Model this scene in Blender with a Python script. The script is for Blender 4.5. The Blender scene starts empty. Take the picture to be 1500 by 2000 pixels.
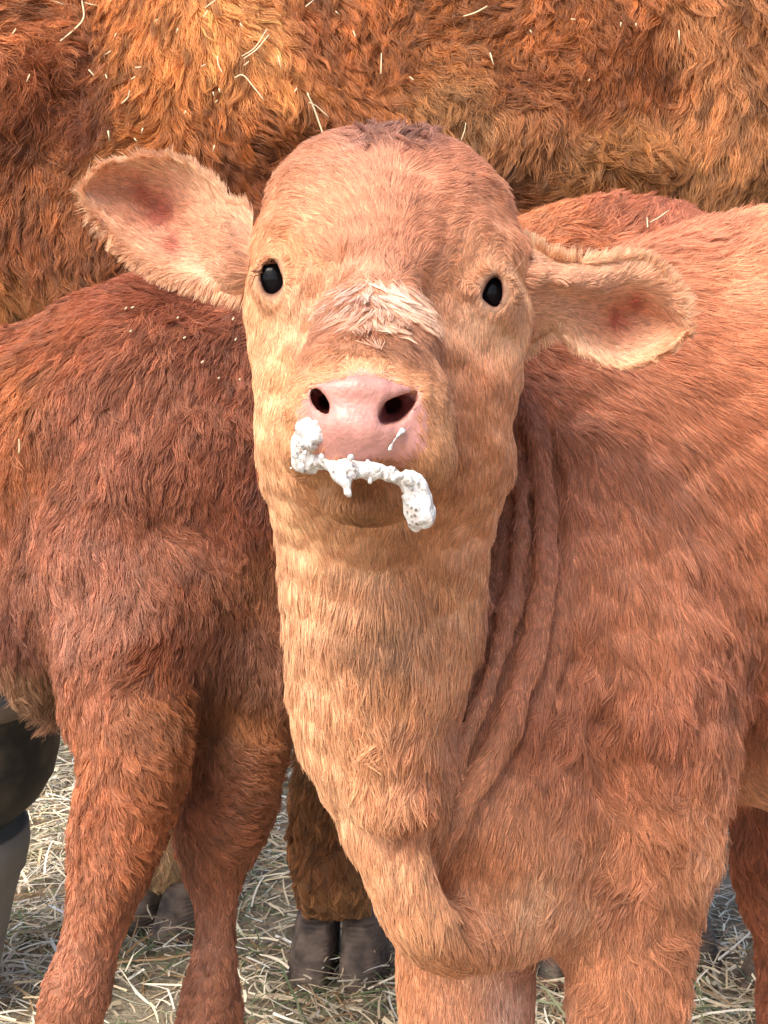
import bpy, math, random
import numpy as np
from mathutils import Vector, Matrix

FUR = 1.0          # overall fur density
rng = np.random.default_rng(7)
random.seed(7)
SC = bpy.context.scene

# ------------------------------------------------------------------ camera
FPX = 2904.0                                   # focal length in photo pixels (1500 x 2000)
PITCH = math.radians(10.0)
cam_data = bpy.data.cameras.new('camera')
cam_data.sensor_fit = 'VERTICAL'
cam_data.sensor_height = 36.0
cam_data.lens = 36.0 * FPX / 2000.0
cam_data.clip_start = 0.05
cam_data.clip_end = 2000.0
cam_ob = bpy.data.objects.new('camera', cam_data)
SC.collection.objects.link(cam_ob)
cam_ob.location = (0, 0, 1.0)
cam_ob.rotation_euler = (math.radians(90) - PITCH, 0, 0)
SC.camera = cam_ob

# ------------------------------------------------------------------ sky and sun (soft, bright overcast)
SUN_EL, SUN_AZ = 52.0, -35.0                   # azimuth measured from the camera's back, to its left
world = bpy.data.worlds.new('World')
SC.world = world
world.use_nodes = True
wn = world.node_tree
wn.nodes.clear()
w_out = wn.nodes.new('ShaderNodeOutputWorld')
w_bg = wn.nodes.new('ShaderNodeBackground')
w_sky = wn.nodes.new('ShaderNodeTexSky')
w_sky.sky_type = 'NISHITA'
w_sky.sun_disc = False
el, az = math.radians(SUN_EL), math.radians(SUN_AZ)
sun_vec = Vector((math.sin(az) * math.cos(el), -math.cos(az) * math.cos(el), math.sin(el)))
w_sky.sun_elevation = el
w_sky.sun_rotation = math.atan2(sun_vec.x, sun_vec.y)
w_sky.air_density = 1.0
w_sky.dust_density = 4.0
w_sky.ozone_density = 1.0
w_bg.inputs['Strength'].default_value = 0.13
wn.links.new(w_sky.outputs[0], w_bg.inputs['Color'])
wn.links.new(w_bg.outputs[0], w_out.inputs['Surface'])
sun_data = bpy.data.lights.new('sun', 'SUN')
sun_data.energy = 1.35
sun_data.angle = math.radians(28.0)
sun_data.color = (1.0, 0.94, 0.85)
sun_ob = bpy.data.objects.new('sun', sun_data)
SC.collection.objects.link(sun_ob)
sun_ob.rotation_euler = (-sun_vec).to_track_quat('-Z', 'Y').to_euler()
sun_ob.location = (-1.5, -2, 4)

SC.view_settings.view_transform = 'Standard'
SC.view_settings.look = 'None'
SC.view_settings.exposure = 1.27
SC.view_settings.gamma = 1.0
SC.view_settings.use_curve_mapping = False
SC.render.engine = 'CYCLES'
SC.cycles_curves.shape = 'RIBBONS'
SC.cycles_curves.subdivisions = 2
SC.cycles.max_bounces = 8
SC.cycles.diffuse_bounces = 4
SC.cycles.glossy_bounces = 4
SC.cycles.transmission_bounces = 6

# ------------------------------------------------------------------ frames: u right, v up, d forward of the camera position
CP, SP = math.cos(PITCH), math.sin(PITCH)
RWORLD = np.array([[1, 0, 0], [0, SP, CP], [0, CP, -SP]], dtype=np.float64)   # rows: u, v, d axes in world

def to_world(P):
    P = np.asarray(P, dtype=np.float64)
    return P @ RWORLD + np.array([0, 0, 1.0])

def to_frame(W):
    return (np.asarray(W, dtype=np.float64) - np.array([0, 0, 1.0])) @ RWORLD.T

def pt(px, py, d):
    return np.array([(px - 750.0) / FPX * d, (1000.0 - py) / FPX * d, d])

def pix(P):
    return 750.0 + P[:, 0] / P[:, 2] * FPX, 1000.0 - P[:, 1] / P[:, 2] * FPX

def lin(c):
    c = np.asarray(c, dtype=np.float64) / 255.0
    return np.where(c <= 0.04045, c / 12.92, ((c + 0.055) / 1.055) ** 2.4)

# ------------------------------------------------------------------ implicit solids
def ell(px, py, d, rx, ry, rd, roll=0.0, yaw=0.0, tilt=0.0):
    """ellipsoid: centre by bearing and distance, radii rx, ry in pixels at that distance, rd in metres"""
    c = pt(px, py, d)
    r = np.array([rx * d / FPX, ry * d / FPX, rd])
    a, b, t = math.radians(roll), math.radians(yaw), math.radians(tilt)
    Rz = np.array([[math.cos(a), -math.sin(a), 0], [math.sin(a), math.cos(a), 0], [0, 0, 1]])
    Ry = np.array([[math.cos(b), 0, math.sin(b)], [0, 1, 0], [-math.sin(b), 0, math.cos(b)]])
    Rx = np.array([[1, 0, 0], [0, math.cos(t), -math.sin(t)], [0, math.sin(t), math.cos(t)]])
    M = Rz @ Ry @ Rx
    def f(P):
        q = (P - c) @ M
        k0 = np.sqrt(((q / r) ** 2).sum(1))
        k1 = np.sqrt(((q / (r * r)) ** 2).sum(1)) + 1e-9
        return k0 * (k0 - 1.0) / k1
    rr = float(r.max())
    f.lo, f.hi = c - rr, c + rr
    return f

def tube(pts, k=0.0, flat=None):
    """chain of tapered round limbs through (px, py, d, radius in pixels)"""
    Q = [pt(*p[:3]) for p in pts]
    R = [p[3] * p[2] / FPX for p in pts]
    def f(P):
        out = None
        for i in range(len(Q) - 1):
            ab = Q[i + 1] - Q[i]
            t = np.clip(((P - Q[i]) @ ab) / max(ab @ ab, 1e-12), 0, 1)
            w = P - Q[i] - t[:, None] * ab
            dd = np.sqrt((w * w).sum(1)) - (R[i] + (R[i + 1] - R[i]) * t)
            out = dd if out is None else np.minimum(out, dd)
        return out
    rr = np.array(R)[:, None]
    f.lo, f.hi = (np.array(Q) - rr).min(0), (np.array(Q) + rr).max(0)
    return f

def spline(pts, n=6):
    """smooth the control points of a tube"""
    A = np.array(pts, dtype=float)
    E = np.vstack([2 * A[0] - A[1], A, 2 * A[-1] - A[-2]])
    out = []
    for i in range(1, len(E) - 2):
        for t in np.linspace(0, 1, n, endpoint=False):
            p0, p1, p2, p3 = E[i - 1], E[i], E[i + 1], E[i + 2]
            out.append(0.5 * (2 * p1 + (p2 - p0) * t + (2 * p0 - 5 * p1 + 4 * p2 - p3) * t * t + (3 * p1 - p0 - 3 * p2 + p3) * t ** 3))
    out.append(A[-1])
    return [tuple(p) for p in out]

def prism(poly, d0, half):
    """an outline of bearings (clockwise in the photo) swept through a short range of distances"""
    n = len(poly)
    def f(P):
        px, py = pix(P)
        m = np.full(len(P), -1e9)
        for i in range(n):
            (x0, y0), (x1, y1) = poly[i], poly[(i + 1) % n]
            m = np.maximum(m, ((y1 - y0) * (px - x0) - (x1 - x0) * (py - y0)) / math.hypot(x1 - x0, y1 - y0))
        return np.maximum(m * P[:, 2] / FPX, np.abs(P[:, 2] - d0) - half)
    c = np.array([pt(x, y, d) for x, y in poly for d in (d0 - half, d0 + half)])
    f.lo, f.hi = c.min(0), c.max(0)
    return f

class Solid:
    def __init__(self):
        self.ops = []
        self.noise = []
    def add(self, f, k=0.02):
        self.ops.append((1, f, k)); return self
    def cut(self, f, k=0.004):
        self.ops.append((-1, f, k)); return self
    def __call__(self, P):
        P = np.asarray(P, dtype=np.float64)
        res = None
        for s, f, k in self.ops:
            if res is None:
                res = f(P)
                continue
            lo, hi = getattr(f, 'lo', None), getattr(f, 'hi', None)
            if lo is not None:                 # leave out the points this piece cannot reach
                gap = np.sqrt((np.maximum(np.maximum(lo - P, P - hi), 0) ** 2).sum(1))
                near = np.flatnonzero(gap < (res + k if s > 0 else k - res))
                if len(near) == 0: continue
                if len(near) < len(P):
                    d, r0 = f(P[near]), res[near]
                    d = d * s
                    h = np.maximum(k - np.abs(r0 - d), 0.0) / k
                    res[near] = (np.minimum(r0, d) if s > 0 else np.maximum(r0, d)) - s * h * h * k * 0.25
                    continue
            d = f(P)
            if s > 0:
                h = np.maximum(k - np.abs(res - d), 0.0) / k
                res = np.minimum(res, d) - h * h * k * 0.25
            else:
                d = -d
                h = np.maximum(k - np.abs(res - d), 0.0) / k
                res = np.maximum(res, d) + h * h * k * 0.25
        for amp, freq, seed in self.noise:
            near = np.flatnonzero(np.abs(res) < 0.03)
            if len(near): res[near] += amp * snoise(P[near] * freq, seed)
        return res

_noise_cache = {}
def snoise(P, seed, octs=7):
    """cheap smooth noise in about -1..1: a sum of sines along random directions"""
    if seed not in _noise_cache:
        r = np.random.default_rng(seed)
        v = r.normal(size=(octs, 3)); v /= np.linalg.norm(v, axis=1)[:, None]
        _noise_cache[seed] = (v * r.uniform(0.6, 1.7, (octs, 1)) * 2 * np.pi, r.uniform(0, 6.28, octs))
    K, ph = _noise_cache[seed]
    out = np.zeros(len(P))
    for k, p in zip(K, ph):
        out += np.sin(P @ k + p)
    return out / math.sqrt(octs * 0.5) * 0.7

def surf(f, pxs, d0=0.5, d1=4.0):
    """distance along each bearing at which the solid is met (nan where it is missed)"""
    A = np.array(pxs, dtype=float).reshape(-1, 2)
    ray = np.stack([(A[:, 0] - 750) / FPX, (1000 - A[:, 1]) / FPX, np.ones(len(A))], 1)
    t = np.full(len(A), d0)
    for _ in range(140):
        t = np.minimum(t + 0.6 * f(ray * t[:, None]), d1 + 1)
    t[(f(ray * t[:, None]) > 0.02) | (t > d1)] = np.nan
    return t

def axis_steps(lo, hi, fine_lo, fine_hi, h_fine, h, grow=0.12):
    a = []
    x = lo
    while x < hi:
        a.append(x)
        out = max(fine_lo - x, x - fine_hi, 0.0)
        x += min(h, h_fine + out * grow)
    a.append(x)
    n = (len(a) + 3) // 4 * 4
    while len(a) < n + 1:
        a.append(a[-1] + h)
    return np.array(a)

def surface_nets(f, X, Y, Z):
    nx, ny, nz = len(X), len(Y), len(Z)
    # coarse pass on every fourth plane, then only the blocks near the surface
    def cc(A):
        n = (len(A) - 1) // 4
        c = np.array([(A[4 * i] + A[4 * i + 4]) * 0.5 for i in range(n)])
        w = np.array([A[4 * i + 4] - A[4 * i] for i in range(n)])
        return c, w
    cx, wx = cc(X); cy, wy = cc(Y); cz, wz = cc(Z)
    G = np.stack(np.meshgrid(cx, cy, cz, indexing='ij'), -1).reshape(-1, 3)
    D = np.empty(len(G))
    for i in range(0, len(G), 400000):
        D[i:i + 400000] = f(G[i:i + 400000])
    W = np.sqrt(wx[:, None, None] ** 2 + wy[None, :, None] ** 2 + wz[None, None, :] ** 2).reshape(-1)
    act = np.abs(D) < W * 1.1 + 0.012
    V = np.empty((nx, ny, nz), np.float32)
    D3 = np.where(D < 0, -1.0, 1.0).astype(np.float32).reshape(len(cx), len(cy), len(cz))
    V[:-1, :-1, :-1] = D3.repeat(4, 0).repeat(4, 1).repeat(4, 2)
    V[-1] = 1; V[:, -1] = 1; V[:, :, -1] = 1
    I = np.argwhere(act.reshape(D3.shape))
    off = np.stack(np.meshgrid(range(4), range(4), range(4), indexing='ij'), -1).reshape(-1, 3)
    for i in range(0, len(I), 8000):
        J = (I[i:i + 8000, None, :] * 4 + off[None]).reshape(-1, 3)
        P = np.stack([X[J[:, 0]], Y[J[:, 1]], Z[J[:, 2]]], 1)
        V[J[:, 0], J[:, 1], J[:, 2]] = f(P)
    ins = V < 0
    cnt = np.zeros((nx - 1, ny - 1, nz - 1), np.int8)
    corners = [(a, b, c) for a in (0, 1) for b in (0, 1) for c in (0, 1)]
    for a, b, c in corners:
        cnt += ins[a:nx - 1 + a, b:ny - 1 + b, c:nz - 1 + c]
    mask = (cnt > 0) & (cnt < 8)
    idx = np.argwhere(mask)
    ids = np.full(mask.shape, -1, np.int32)
    ids[mask] = np.arange(len(idx))
    vals = np.stack([V[idx[:, 0] + a, idx[:, 1] + b, idx[:, 2] + c] for a, b, c in corners], 1)
    acc = np.zeros((len(idx), 3)); n = np.zeros(len(idx))
    for i, ca in enumerate(corners):
        for j, cb in enumerate(corners):
            if j <= i or sum(x != y for x, y in zip(ca, cb)) != 1:
                continue
            va, vb = vals[:, i], vals[:, j]
            m = (va < 0) != (vb < 0)
            t = np.where(m, va / np.where(m, va - vb, 1), 0)
            pa, pb = np.array(ca, float), np.array(cb, float)
            acc += m[:, None] * (pa + (pb - pa) * t[:, None])
            n += m
    acc /= n[:, None]
    def ax(A, i, fr):
        return A[i] + (A[i + 1] - A[i]) * fr
    verts = np.stack([ax(X, idx[:, 0], acc[:, 0]), ax(Y, idx[:, 1], acc[:, 1]), ax(Z, idx[:, 2], acc[:, 2])], 1)
    quads = []
    e = np.argwhere(ins[:-1, 1:-1, 1:-1] != ins[1:, 1:-1, 1:-1]) + np.array([0, 1, 1])
    q = np.stack([ids[e[:, 0], e[:, 1] - 1, e[:, 2] - 1], ids[e[:, 0], e[:, 1], e[:, 2] - 1], ids[e[:, 0], e[:, 1], e[:, 2]], ids[e[:, 0], e[:, 1] - 1, e[:, 2]]], 1)
    fl = ~ins[e[:, 0], e[:, 1], e[:, 2]]; q[fl] = q[fl][:, ::-1]; quads.append(q)
    e = np.argwhere(ins[1:-1, :-1, 1:-1] != ins[1:-1, 1:, 1:-1]) + np.array([1, 0, 1])
    q = np.stack([ids[e[:, 0] - 1, e[:, 1], e[:, 2] - 1], ids[e[:, 0] - 1, e[:, 1], e[:, 2]], ids[e[:, 0], e[:, 1], e[:, 2]], ids[e[:, 0], e[:, 1], e[:, 2] - 1]], 1)
    fl = ~ins[e[:, 0], e[:, 1], e[:, 2]]; q[fl] = q[fl][:, ::-1]; quads.append(q)
    e = np.argwhere(ins[1:-1, 1:-1, :-1] != ins[1:-1, 1:-1, 1:]) + np.array([1, 1, 0])
    q = np.stack([ids[e[:, 0] - 1, e[:, 1] - 1, e[:, 2]], ids[e[:, 0], e[:, 1] - 1, e[:, 2]], ids[e[:, 0], e[:, 1], e[:, 2]], ids[e[:, 0] - 1, e[:, 1], e[:, 2]]], 1)
    fl = ~ins[e[:, 0], e[:, 1], e[:, 2]]; q[fl] = q[fl][:, ::-1]; quads.append(q)
    Q = np.vstack(quads)
    Q = Q[(Q >= 0).all(1)]
    # the u, v, d frame is left-handed: reverse the winding
    return verts, Q[:, ::-1].copy()

def smooth(V, Q, n=1, lam=0.5):
    a = np.concatenate([Q[:, 0], Q[:, 1], Q[:, 2], Q[:, 3]]); b = np.concatenate([Q[:, 1], Q[:, 2], Q[:, 3], Q[:, 0]])
    I = np.concatenate([a, b]); J = np.concatenate([b, a])
    cnt = np.maximum(np.bincount(I, minlength=len(V)), 1)[:, None]
    for _ in range(n):
        S = np.stack([np.bincount(I, V[J, k], minlength=len(V)) for k in range(3)], 1) / cnt
        V = V + lam * (S - V)
    return V

def normals_of(V, T):
    n = np.cross(V[T[:, 1]] - V[T[:, 0]], V[T[:, 2]] - V[T[:, 0]])
    N = np.stack([sum(np.bincount(T[:, j], n[:, k], minlength=len(V)) for j in range(3)) for k in range(3)], 1)
    return N / (np.linalg.norm(N, axis=1)[:, None] + 1e-12)

# ------------------------------------------------------------------ objects
def link(o, parent=None):
    SC.collection.objects.link(o)
    if parent is not None:
        o.parent = parent
    return o

def tag(o, label=None, cat=None, group=None, kind=None):
    if label: o['label'] = label
    if cat: o['category'] = cat
    if group: o['group'] = group
    if kind: o['kind'] = kind
    return o

def thing(name, label, cat, loc=(0, 0, 0), group=None):
    o = link(bpy.data.objects.new(name, None))
    o.location = loc
    o.empty_display_size = 0.1
    return tag(o, label, cat, group)

def mesh_obj(name, V, F, mat, parent=None, world=False, flat=False, col=None, origin=None):
    """V in world metres; parented objects are stored relative to the parent's location"""
    W = np.asarray(V, dtype=np.float64)
    if origin is None:
        origin = np.array(parent.location) if parent is not None and parent.type == 'EMPTY' else np.zeros(3)
    W = W - np.asarray(origin)
    me = bpy.data.meshes.new(name)
    F = np.asarray(F) if not isinstance(F, list) else F
    if isinstance(F, np.ndarray):
        nv, nf, k = len(W), len(F), F.shape[1]
        me.vertices.add(nv); me.vertices.foreach_set('co', W.astype(np.float32).ravel())
        me.loops.add(nf * k); me.loops.foreach_set('vertex_index', F.astype(np.int32).ravel())
        me.polygons.add(nf); me.polygons.foreach_set('loop_start', np.arange(0, nf * k, k, dtype=np.int32))
        me.update(calc_edges=True)
    else:
        me.from_pydata(W.tolist(), [], F)
    me.polygons.foreach_set('use_smooth', np.full(len(me.polygons), not flat))
    if col is not None:
        a = me.attributes.new('col', 'FLOAT_COLOR', 'POINT')
        a.data.foreach_set('color', np.hstack([col, np.ones((len(col), 1))]).astype(np.float32).ravel())
    me.validate()
    me.materials.append(mat)
    o = bpy.data.objects.new(name, me)
    link(o, parent)
    if parent is None:
        o.location = origin
    return o

# ------------------------------------------------------------------ materials
def mat(name):
    m = bpy.data.materials.new(name)
    m.use_nodes = True
    nt = m.node_tree
    return m, nt, nt.nodes['Principled BSDF']

def node(nt, typ, **kw):
    n = nt.nodes.new(typ)
    for k, v in kw.items():
        if k in n.inputs: n.inputs[k].default_value = v
        else: setattr(n, k, v)
    return n

def fur_material(name, rough=0.45, gloss=0.5):
    m, nt, p = mat(name)
    at = node(nt, 'ShaderNodeAttribute', attribute_name='col')
    p.inputs['Roughness'].default_value = rough
    p.inputs['Specular IOR Level'].default_value = gloss
    nt.links.new(at.outputs['Color'], p.inputs['Base Color'])
    tr = node(nt, 'ShaderNodeBsdfTranslucent')
    nt.links.new(at.outputs['Color'], tr.inputs['Color'])
    mx = node(nt, 'ShaderNodeMixShader')
    mx.inputs[0].default_value = 0.20
    nt.links.new(p.outputs[0], mx.inputs[1]); nt.links.new(tr.outputs[0], mx.inputs[2])
    nt.links.new(mx.outputs[0], nt.nodes['Material Output'].inputs['Surface'])
    return m

def skin_material(name):
    m, nt, p = mat(name)
    at = node(nt, 'ShaderNodeAttribute', attribute_name='col')
    ro = node(nt, 'ShaderNodeAttribute', attribute_name='wet')
    no = node(nt, 'ShaderNodeTexNoise', Scale=420.0, Detail=3.0)
    tc = node(nt, 'ShaderNodeTexCoord')
    nt.links.new(tc.outputs['Object'], no.inputs['Vector'])
    bp = node(nt, 'ShaderNodeBump', Strength=0.6, Distance=0.001)
    nt.links.new(no.outputs['Fac'], bp.inputs['Height'])
    nt.links.new(bp.outputs[0], p.inputs['Normal'])
    mr = node(nt, 'ShaderNodeMapRange')
    mr.inputs['To Min'].default_value = 0.75; mr.inputs['To Max'].default_value = 0.36
    nt.links.new(ro.outputs['Fac'], mr.inputs['Value'])
    nt.links.new(mr.outputs[0], p.inputs['Roughness'])
    nt.links.new(at.outputs['Color'], p.inputs['Base Color'])
    p.inputs['Subsurface Weight'].default_value = 0.12
    p.inputs['Subsurface Radius'].default_value = (0.006, 0.002, 0.001)
    return m

M_FUR = fur_material('fur_strands')
M_SKIN = skin_material('skin')

# ------------------------------------------------------------------ fur
class Field:
    """values scattered on a body (comb direction, length, colour), blended by distance"""
    def __init__(self, P, vals, power=3.0, soft=0.006):
        ok = ~np.isnan(P).any(1)
        self.P, self.v, self.pw, self.soft = P[ok], vals[ok], power, soft
    def __call__(self, X):
        out = np.empty((len(X), self.v.shape[1]))
        for i in range(0, len(X), 50000):
            x = X[i:i + 50000]
            d2 = ((x[:, None, :] - self.P[None]) ** 2).sum(2) + self.soft ** 2
            w = d2 ** (-self.pw * 0.5)
            out[i:i + 50000] = (w @ self.v) / w.sum(1)[:, None]
        return out

def make_field(solid, rows, power=3.0, soft=0.006, tone=1.0, hue=(1, 1, 1)):
    """rows: (px, py, dx, dy, length mm, (r, g, b)) with an optional fixed distance at the end"""
    A = np.array([r[:2] for r in rows], float)
    d = surf(solid, A)
    for i, r in enumerate(rows):
        if len(r) > 6: d[i] = r[6]
    P = np.stack([(A[:, 0] - 750) / FPX * d, (1000 - A[:, 1]) / FPX * d, d], 1)
    vals = []
    for r in rows:
        n = math.hypot(r[2], r[3]) or 1
        vals.append([r[2] / n, -r[3] / n, 0.0, r[4] / 1000.0, *((lin(r[5]) ** tone) * np.array(hue))])
    return Field(P, np.array(vals), power, soft)

def in_view(P, N, margin=60):
    px, py = pix(P)
    vis = (px > -margin) & (px < 1500 + margin) & (py > -margin) & (py < 2000 + margin)
    vd = -P / np.linalg.norm(P, axis=1)[:, None]
    face = (N * vd).sum(1)
    return np.where(vis, 1.0, 0.1) * np.where(face > -0.3, 1.0, 0.12)

def kd_nearest(X, C):
    """index of the nearest of the points C for every X, through a hash of cells"""
    from mathutils.kdtree import KDTree
    kd = KDTree(len(C))
    for i, c in enumerate(C): kd.insert(c, i)
    kd.balance()
    return np.fromiter((kd.find(x)[1] for x in X), dtype=np.int64, count=len(X))

def grow_fur(name, parent, V, N, T, n, field, mask=None, pts=5, width=0.00032, lift=0.35, clump=0.5, clump_size=12,
             wave=0.0, wavelen=0.02, flow=((25, 0.25), (90, 0.22)), dirfn=None, colvar=0.16, seed=1, mat=None, tipcol=0.0,
             lenvar=0.35, lenmul=1.0, droop=0.0, bare=None, curl=None, strandvar=0.18):
    """strands rooted on a body: V, N, T in the u, v, d frame"""
    r = np.random.default_rng(seed)
    n = int(n * FUR)
    if n < 10: return None
    tc = V[T].mean(1)
    area = np.linalg.norm(np.cross(V[T[:, 1]] - V[T[:, 0]], V[T[:, 2]] - V[T[:, 0]]), axis=1) * 0.5
    w = area * in_view(tc, N[T].mean(1))
    if mask is not None: w = w * mask(tc)
    cdf = np.cumsum(w); cdf /= cdf[-1]
    ti = np.searchsorted(cdf, r.random(n))
    a, b = r.random(n), r.random(n)
    s = a + b > 1; a[s] = 1 - a[s]; b[s] = 1 - b[s]
    P = V[T[ti, 0]] * (1 - a - b)[:, None] + V[T[ti, 1]] * a[:, None] + V[T[ti, 2]] * b[:, None]
    Nn = N[T[ti, 0]] * (1 - a - b)[:, None] + N[T[ti, 1]] * a[:, None] + N[T[ti, 2]] * b[:, None]
    Nn /= np.linalg.norm(Nn, axis=1)[:, None] + 1e-9
    fv = field(P)
    D = fv[:, :3].copy() if dirfn is None else dirfn(P, fv)
    L = fv[:, 3] * lenmul * (1 + lenvar * (r.random(n) - 0.65))
    C = fv[:, 4:7].copy()
    cur = np.ones(n) if curl is None else curl(P)
    for q, (fr, am) in enumerate(flow):
        D += (am * cur)[:, None] * np.stack([snoise(P * fr, 1000 + seed * 31 + q * 3 + k) for k in range(3)], 1)
    def tang(D):
        D = D - (D * Nn).sum(1)[:, None] * Nn
        return D / (np.linalg.norm(D, axis=1)[:, None] + 1e-9)
    D = tang(D)
    lf = lift * (0.6 + 0.8 * r.random(n))
    S = np.linspace(0, 1, pts)
    side = np.cross(Nn, D)
    wph = r.random(n) * 6.28
    jit = r.normal(size=(n, 1)) * 0.12
    # strands leave the skin at an angle and lay over towards the tip
    ang = lf[:, None] * (1.0 - 0.75 * S[None, :])
    step = (L / (pts - 1))[:, None, None]
    dirs = D[:, None, :] * np.cos(ang)[:, :, None] + Nn[:, None, :] * np.sin(ang)[:, :, None] + side[:, None, :] * jit[:, None, :]
    if droop:
        dirs[:, :, 1] -= droop * S[None, :] ** 1.5
    dirs /= np.linalg.norm(dirs, axis=2)[:, :, None]
    X = np.concatenate([np.zeros((n, 1, 3)), np.cumsum(dirs[:, :-1] * step, 1)], 1) + P[:, None, :]
    if clump > 0:
        nc = max(4, n // clump_size)
        ci = r.choice(n, nc, replace=False)
        near = kd_nearest(P, P[ci])
        Xc = X[ci][near]
        Lc = L[ci][near]
        cst = (clump * (0.5 + 0.9 * r.random(nc))[near])[:, None] * (S[None, :] ** 1.2)
        cst = np.clip(cst, 0, 0.93)[:, :, None]
        rel = (L / Lc)[:, None, None]
        X = X * (1 - cst) + (P[ci][near][:, None, :] + (Xc - P[ci][near][:, None, :]) * rel) * cst
        C *= (1 + colvar * r.normal(size=nc))[near][:, None].clip(0.55, 1.5)
        wph = (r.random(nc) * 6.28)[near] + 0.5 * r.normal(size=n)
    if wave:
        off = wave * np.sin(S[None, :] * (L / wavelen)[:, None] * 6.28 + wph[:, None]) * S[None, :]
        off2 = wave * 0.7 * np.cos(S[None, :] * (L / wavelen)[:, None] * 6.28 + wph[:, None]) * S[None, :]
        X += (off * cur[:, None])[:, :, None] * side[:, None, :] + (off2 * cur[:, None])[:, :, None] * Nn[:, None, :]
    C *= (1 + strandvar * r.normal(size=n))[:, None].clip(0.5, 1.6)
    if tipcol:
        C = C * (1 + tipcol * snoise(P * 14, seed + 77))[:, None].clip(0.5, 1.5)
    W = to_world(X.reshape(-1, 3)) - np.array(parent.location if parent.type == 'EMPTY' else (0, 0, 0))
    hc = bpy.data.hair_curves.new(name)
    hc.add_curves([pts] * n)
    hc.attributes['position'].data.foreach_set('vector', W.astype(np.float32).ravel())
    ra = hc.attributes.get('radius') or hc.attributes.new('radius', 'FLOAT', 'POINT')
    rad = width * (1.0 - 0.75 * S ** 1.5)[None, :] * (0.7 + 0.6 * r.random((n, 1)))
    ra.data.foreach_set('value', rad.astype(np.float32).ravel())
    ca = hc.attributes.new('col', 'FLOAT_COLOR', 'CURVE')
    ca.data.foreach_set('color', np.hstack([C.clip(0.004, 0.95), np.ones((n, 1))]).astype(np.float32).ravel())
    hc.materials.append(mat or M_FUR)
    o = bpy.data.objects.new(name, hc)
    link(o, parent)
    o['kind'] = 'stuff'
    return o

def body_mesh(name, parent, solid, X, Y, Z, field, sm=1, recolour=None, material=None):
    V, Q = surface_nets(solid, X, Y, Z)
    V = smooth(V, Q, sm)
    T = np.vstack([Q[:, [0, 1, 2]], Q[:, [0, 2, 3]]])
    N = normals_of(V, T)
    # outward: against the solid's gradient
    g = solid(V + N * 0.004) - solid(V - N * 0.004)
    if np.median(g) < 0: N = -N
    col = field(V)[:, 4:7] * 0.6  # skin darker than the coat, also standing in for shade between hairs
    wet = np.zeros(len(V))
    if recolour is not None: col, wet = recolour(V, col, wet)
    W = to_world(V)
    nn = np.cross(W[Q[:, 1]] - W[Q[:, 0]], W[Q[:, 2]] - W[Q[:, 0]])
    if np.median(((N @ RWORLD)[Q[:, 0]] * nn).sum(1)) < 0: Q = Q[:, ::-1].copy()
    o = mesh_obj(name, W, Q, material or M_SKIN, parent, col=col)
    a = o.data.attributes.new('wet', 'FLOAT', 'POINT')
    a.data.foreach_set('value', wet.astype(np.float32))
    return o, V, N, T

# ================================================================== the pale calf
def ground_d(py):
    """distance of the ground (z = 0) along a bearing"""
    return 1.0 / (SP + CP * (py - 1000.0) / FPX)

calf_head = Solid()
H = calf_head
H.add(ell(760, 500, 1.00, 214, 228, .085))
H.add(ell(646, 422, 1.00, 86, 90, .055, 35), .05)
H.add(ell(868, 432, 1.00, 86, 90, .055, -35), .05)
H.add(ell(757, 640, 1.00, 215, 230, .090), .04)
# nasal bridge
H.add(tube(spline([(748, 520, .955, 150), (733, 640, .900, 136), (718, 740, .850, 120)])), .05)
# brows and cheek bones
H.add(ell(575, 488, .968, 58, 44, .034, 20), .03)
H.add(ell(950, 514, .968, 58, 44, .034, -20), .03)
H.add(tube(spline([(575, 630, .970, 58), (585, 740, .955, 66), (600, 860, .950, 72)])), .05)
H.add(tube(spline([(950, 650, .970, 58), (920, 760, .958, 68), (885, 880, .952, 74)])), .05)
# jaw
H.add(ell(752, 850, 1.01, 204, 200, .09), .05)
H.add(ell(710, 890, .915, 150, 112, .05), .03)
# muzzle and chin
H.add(ell(712, 820, .842, 150, 106, .048), .03)
H.add(ell(606, 872, .845, 58, 62, .034), .02)
H.add(ell(820, 888, .845, 60, 66, .036), .02)
H.add(ell(716, 972, .858, 98, 58, .042), .012)
H.cut(ell(714, 1040, .905, 80, 22, .030), .03)
# mouth slit between the lips and the chin
H.cut(tube(spline([(545, 918, .86, 9), (610, 926, .83, 8), (715, 922, .80, 7), (800, 938, .825, 8), (872, 940, .87, 8)])), .008)
# nose pad: a flat front with a crisp upper edge, wings beside the nostrils
H.add(ell(706, 826, .806, 96, 82, .017), .010)
H.add(tube(spline([(616, 764, .803, 17), (655, 757, .796, 20), (704, 757, .793, 22), (752, 764, .796, 21), (798, 776, .804, 17)], 4)), .010)
H.add(tube(spline([(604, 780, .812, 15), (598, 815, .812, 16), (618, 846, .808, 15)], 4)), .010)
H.add(tube(spline([(814, 792, .812, 16), (820, 828, .812, 17), (792, 858, .808, 16)], 4)), .010)

calf_neck = Solid()
B = calf_neck
B.add(tube(spline([(752, 760, 1.08, 206), (752, 1000, 1.06, 188), (748, 1150, 1.06, 174), (740, 1350, 1.06, 158), (775, 1480, 1.07, 150), (818, 1580, 1.08, 120)])))
B.add(tube(spline([(712, 1010, .968, 64), (716, 1120, .984, 78), (736, 1300, .988, 96), (752, 1450, .995, 86), (766, 1570, 1.01, 70)])), .05)
B.add(tube(spline([(628, 930, .985, 66), (645, 1080, 1.0, 66), (658, 1260, 1.015, 66), (688, 1420, 1.03, 66)])), .05)
B.add(tube(spline([(872, 940, .990, 78), (866, 1080, 1.0, 74), (840, 1260, 1.02, 64)])), .05)
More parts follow.
